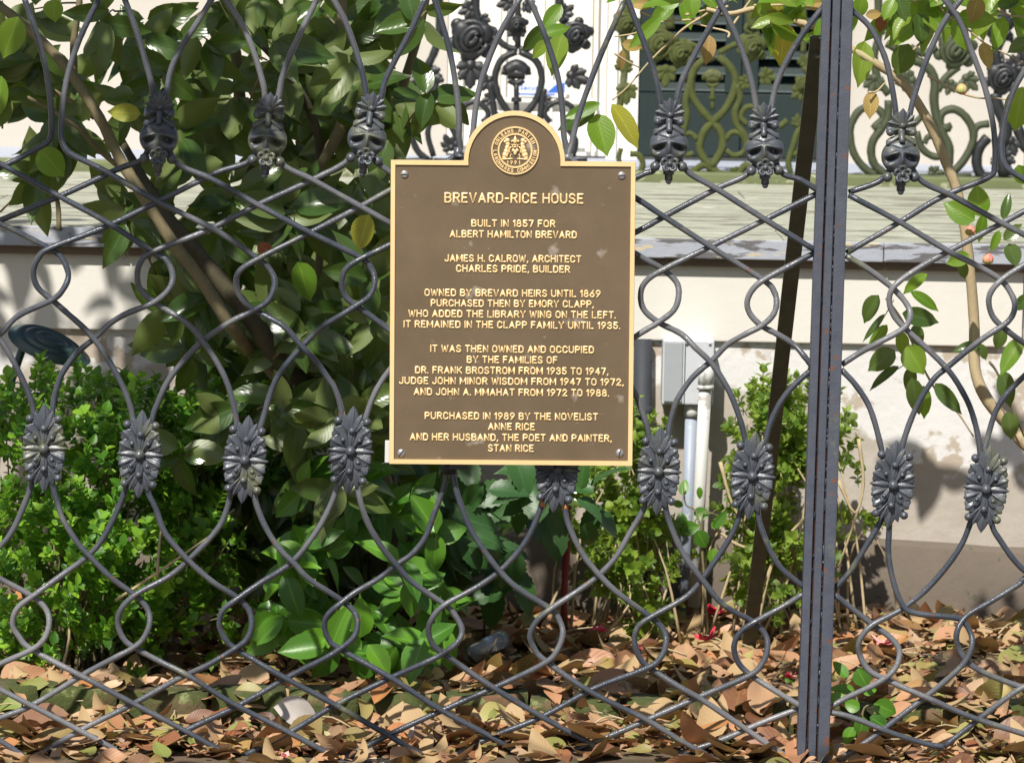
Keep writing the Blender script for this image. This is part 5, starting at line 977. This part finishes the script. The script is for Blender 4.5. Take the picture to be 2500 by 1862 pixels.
# ---- low privet/laurel in front of the trunk
lau = thing('privet_bush', 'low glossy privet bush with large sunlit oval leaves below the plaque', 'shrub', G(900, 1560))
PRV = leaf_var(6, .075, .042)
lp = []; tw2 = []
for (cx, cy, rx, ry, n, y0, y1) in ((700, 1110, 130, 90, 40, .5, .85), (720, 1290, 150, 110, 50, .45, .85), (860, 1330, 110, 110, 44, .4, .75), (900, 1130, 90, 90, 30, .6, .9), (620, 1330, 70, 80, 16, .6, .9), (850, 1410, 60, 40, 10, .4, .55)):
    lp += clusters(cx, cy, rx, ry, n, y0, y1, per=(3, 6), sz=(.8, 1.35), tw=tw2, tilt=.5, up=.5)
scatter_leaves(lau, lp, PRV, 'privet', cap=300)
mb = MB(); c0 = G(900, 1560)
for a, b_ in tw2: tube(mb, [tuple(a), tuple(a.lerp(Vector((c0.x+(a.x-c0.x)*.5, c0.y+.05, 0)), .5)), (c0.x+(a.x-c0.x)*.45, c0.y+rnd(0, .1), 0)], [.0015, .003, .004], 5, 3)
part('stems', mb, 'dark_bark', lau, kind='stuff')
# ---- dark lobed plant under the plaque
ob = thing('broad_leaf_plant', 'shaded plant with dark broad toothed leaves and a thick maroon stem below the plaque', 'plant', G(1380, 1540))
wood(ob, 'stem', [tuple(G(1378, 1545)), (1222, 1290, 1.12), (1228, 1180, 1.0), (1230, 1120, .95), (1215, 1060, .95)], [.008, .0075, .007, .006], 'red_stem')
for px in (1120, 1180, 1040):
    mb = MB(); g = G(px, 1560); tube(mb, [tuple(g), (g.x+rnd(-.02, .02), g.y, .15), tuple(P(px+rnd(-30, 30), 1220, g.y))], [.003, .0025, .002], 6, 3); part('stem', mb, 'dark_bark', ob)
OBV = leaf_var(6, .108, .056, drip=True, serr=.07, nt=16)
op = []
for (cx, cy, rx, ry, n) in ((1080, 1120, 110, 80, 26), (1120, 1220, 110, 60, 16), (1250, 1100, 90, 70, 14), (1000, 1180, 60, 90, 14), (1150, 1040, 160, 40, 16)): op += clusters(cx, cy, rx, ry, n, .8, 1.25, per=(1, 2), sz=(.6, 1.1), tilt=.5, up=.8)
xs_ = P(1384, 1370, 1.1).x; zs_ = P(1384, 1310, 1.1).z
op = [q for q in op if not (xs_-.10 < q[0][0] < xs_+.06 and q[0][2] < zs_+.06)]
scatter_leaves(ob, op, OBV, 'dark_leaf')
# ---- seedlings
def seedling(label, gpx, Y, stems, leaves, mat='privet', grp=None):
    g = G(*gpx); t_ = thing('seedling', label, 'plant', g)
    for pts in stems:
        mb = MB(); tube(mb, [tuple(g)]+[tuple(P(x, y, g.y)) for x, y in pts], [.0028, .0022, .0014], 6, 4); part('stem', mb, 'bark', t_)
    for px, py, L, an, W in leaves: put_leaf(t_, px, py, g.y+rnd(-.05, .03), L, an, W, mat, away=rnd(-.3, .3), drip=False, fold=.2)
r3 = zf((1640, 1220), 2.573); m5 = zf((1500, 850), 3.671)
def lv(cv, *L): return [(*cv(x, y), l, a, w_) for x, y, l, a, w_ in L]
seedling('young seedling with glossy green leaves growing at the foot of the iron post', (2102, 1842), .2, [[r3(1170, 1300), r3(1150, 1200)], [r3(1200, 1330), r3(1260, 1280)], [r3(1160, 1330), r3(1060, 1230)]], lv(r3, (1200, 1120, 56, -60, 42), (1070, 1185, 66, 175, 24), (1345, 1310, 66, -25, 42), (1190, 1430, 60, -100, 34), (1310, 1400, 62, -30, 34), (1110, 1480, 50, 240, 28), (1060, 1060, 56, 130, 26), (1130, 1290, 44, 160, 30), (1020, 1240, 50, 200, 22), (1250, 1200, 40, 20, 18)))
seedling('small seedling left of the iron post in the leaf litter', (1925, 1690), .5, [[r3(770, 1170)]], lv(r3, (770, 1170, 46, 190, 26), (740, 1140, 30, 150, 16)))
seedling('thin leggy sapling with reddish and green leaves in front of the conduits', (1730, 1560), 1.0, [[m5(760, 1560), m5(640, 1400), m5(620, 1200)], [m5(780, 1560), m5(900, 1480)], [m5(760, 1580), m5(700, 1620)]], lv(m5, (625, 1240, 46, 80, 22), (765, 1300, 34, -85, 14), (560, 1390, 34, 160, 16), (785, 1480, 44, 10, 30), (600, 1530, 40, 100, 26), (955, 1530, 60, 50, 22), (680, 1610, 50, 10, 34), (1090, 1420, 30, 80, 14))+lv(r3, (190, 250, 54, -60, 36), (260, 360, 46, -90, 24), (440, 430, 50, -60, 22), (60, 180, 50, 10, 30), (300, 130, 56, 45, 22)))
seedling('three tiny shoots sprouting in the litter in front of the privet bush', (950, 1640), .7, [[(950, 1590)], [(900, 1600)]], [(950, 1560, 30, 80, 14), (935, 1600, 30, 140, 14), (965, 1600, 30, 30, 14), (900, 1590, 26, 100, 12), (985, 1640, 30, 10, 14)])

# ================================================================== LEAF LITTER AND BLOSSOMS
LITV = []
for k in range(14): LITV.append(leaf_VF(rnd(.055, .095), rnd(.034, .052), curl=rnd(-.5, .6), fold=rnd(-.1, .6), twist=rnd(-.7, .7), wave=rnd(.0, .10), ph=rnd(0, 6), nt=8, drip=random.random() < .12))
places = []
def put_lit(x, y, z0=.0, big=1.0):
    a = rnd(0, 6.28); tip = Vector((math.cos(a), math.sin(a), rnd(-.12, .2))); nm = Vector((rnd(-.35, .35), rnd(-.55, .2), rnd(.8, 1)*(1 if random.random() < .6 else -1)))
    places.append(((x, y, gz(x, y)+z0+rnd(.002, .022)), tip, nm, random.choice((.5, .7, .9, 1.05, 1.2, 1.35))*big))
for k in range(4200):
    x = rnd(-1.35, 1.35); y = rnd(-.12, 1.9)
    if .24 < y < .43 and random.random() < .96: continue
    put_lit(x, y, -.008 if y < .03 else 0)
for k in range(500): put_lit(rnd(-1.2, 1.2), rnd(.44, .56), .02, 1.1)
for k in range(420): put_lit(rnd(-1.2, 1.2), rnd(.03, .2), .0, 1.2)
for k in range(190): put_lit(rnd(-1.2, 1.2), rnd(.31, .42), .052, .8)
for k in range(90): put_lit(rnd(-1.2, 1.2), rnd(.2, .3), rnd(0, .02), 1)
for k in range(130): put_lit(rnd(.15, 1.2), rnd(.24, .42), rnd(0, .06), 1)
for k in range(1500):
    x = random.choice((-1, 1))*rnd(1.35, 3.5); put_lit(x, rnd(.03, 1.9))
crumbs = MB()
for k in range(3600):
    V, F, U = random.choice(LITV); a = rnd(0, 6.28); x, y = rnd(-1.35, 1.35), rnd(-.08, 1.85)
    crumbs.add(V @ (np.array(frame(Vector((math.cos(a), math.sin(a), rnd(-.3, .3))), Vector((rnd(-.5, .5), rnd(-.5, .3), 1))).to_3x3())*rnd(.16, .4)).T+np.array((x, y, gz(x, y)+rnd(.006, .03))), F, U)
part('leaf_crumbs', crumbs, 'litter', ground, kind='stuff')
mb = MB()
for k in range(110):
    x, y, a = rnd(-1.2, 1.2), rnd(.05, 1.7), rnd(0, 6.28); L = rnd(.04, .12); d = Vector((math.cos(a), math.sin(a)*.6, rnd(-.05, .2)))*L; p = Vector((x, y, gz(x, y)+.03))
    tube(mb, [tuple(p), tuple(p+d*.5+Vector((0, 0, rnd(0, .01)))), tuple(p+d)], [.0022, .0016, .001], 5, 2)
part('twig_litter', mb, 'tan_bark', ground, kind='stuff')
scatter_leaves(ground, places, LITV, 'litter', name='fallen_leaf', cap=300, stuff='leaf_litter', key=lambda p: (abs(p[0][0]) > 1.0, p[0][1] < .04, p[0][1]))
m, t, b = new_mat('grey_leaf'); t.links.new(mix(t, noise(t, 40), (0.42, 0.38, 0.35), (0.6, 0.55, 0.5)), b.inputs['Base Color']); b.inputs['Roughness'].default_value = .8; M['greyleaf'] = m
for px, py, Y, L, an, W, mt in ((742, 1752, .2, 170, -22, 78, 'greyleaf'), (590, 1812, .1, 135, 8, 60, 'browncurl'), (950, 1560, .6, 70, 180, 40, 'litter'), (1040, 1780, .1, 90, 120, 60, 'litter')):
    put_leaf(ground, px, py, Y, L, an, W, mt, away=.4, curl=.25, fold=.5, tilt=Vector((0, -.8, .7)), name='fallen_leaf', drip=False)
put_leaf(ground, 1010, 1810, .1, 100, 85, 36, 'greyleaf', tilt=Vector((.2, -.9, .3)), name='fallen_leaf', drip=False)
def blossom(px, py, r, mat, label, z=.03):
    c = G(px, py, z); t_ = MB()
    for k in range(7):
        a = k*.9+rnd(-.3, .3); vf = leaf_VF(r*rnd(.85, 1.1), r*.75, curl=rnd(-.5, .1), fold=.1, drip=False, nt=5, wave=.1, ph=rnd(0, 6)); tip = Vector((math.cos(a), math.sin(a), rnd(.0, .7)))
        t_.add(vf[0] @ np.array(frame(tip, Vector((0, 0, 1))).to_3x3()).T, vf[1], vf[2])
    o = link('fallen_blossom', t_.mesh('fallen_blossom', M[mat]), None, Matrix.Translation(c)); o['label'] = label; o['category'] = 'flower'; o['group'] = 'fallen camellia blossoms'
for a in ((1723, 1562, .030, 'petal', 'crimson camellia petals on the litter left of the leaning brace foot'), (2157, 1572, .032, 'palepetal', 'pale pink camellia blossom seen through the loop right of the post'), (1745, 1498, .034, 'petal', 'dark red camellia blossom at the base of the galvanised conduit'), (1950, 1515, .02, 'petal', 'red petals just left of the iron post, near the leaning brace'), (1928, 1655, .018, 'petal', 'small crimson petals beside the seedling left of the post'), (1391, 1516, .024, 'petal', 'pink blossom at the foot of the maroon stem'), (1461, 1546, .024, 'petal', 'pink petals on sunlit leaves right of the maroon stem'), (1500, 1522, .018, 'petal', 'small pink blossom at the back between two fence loops'), (1567, 1584, .018, 'petal', 'dark pink blossom inside the fence loop right of centre'), (2012, 1700, .012, 'petal', 'tiny pink petal close to the lower part of the post')):
    blossom(*a)
blossom(696, 1846, .014, 'palepetal', 'pale pink bud lying at the bottom rail of the fence', .01)
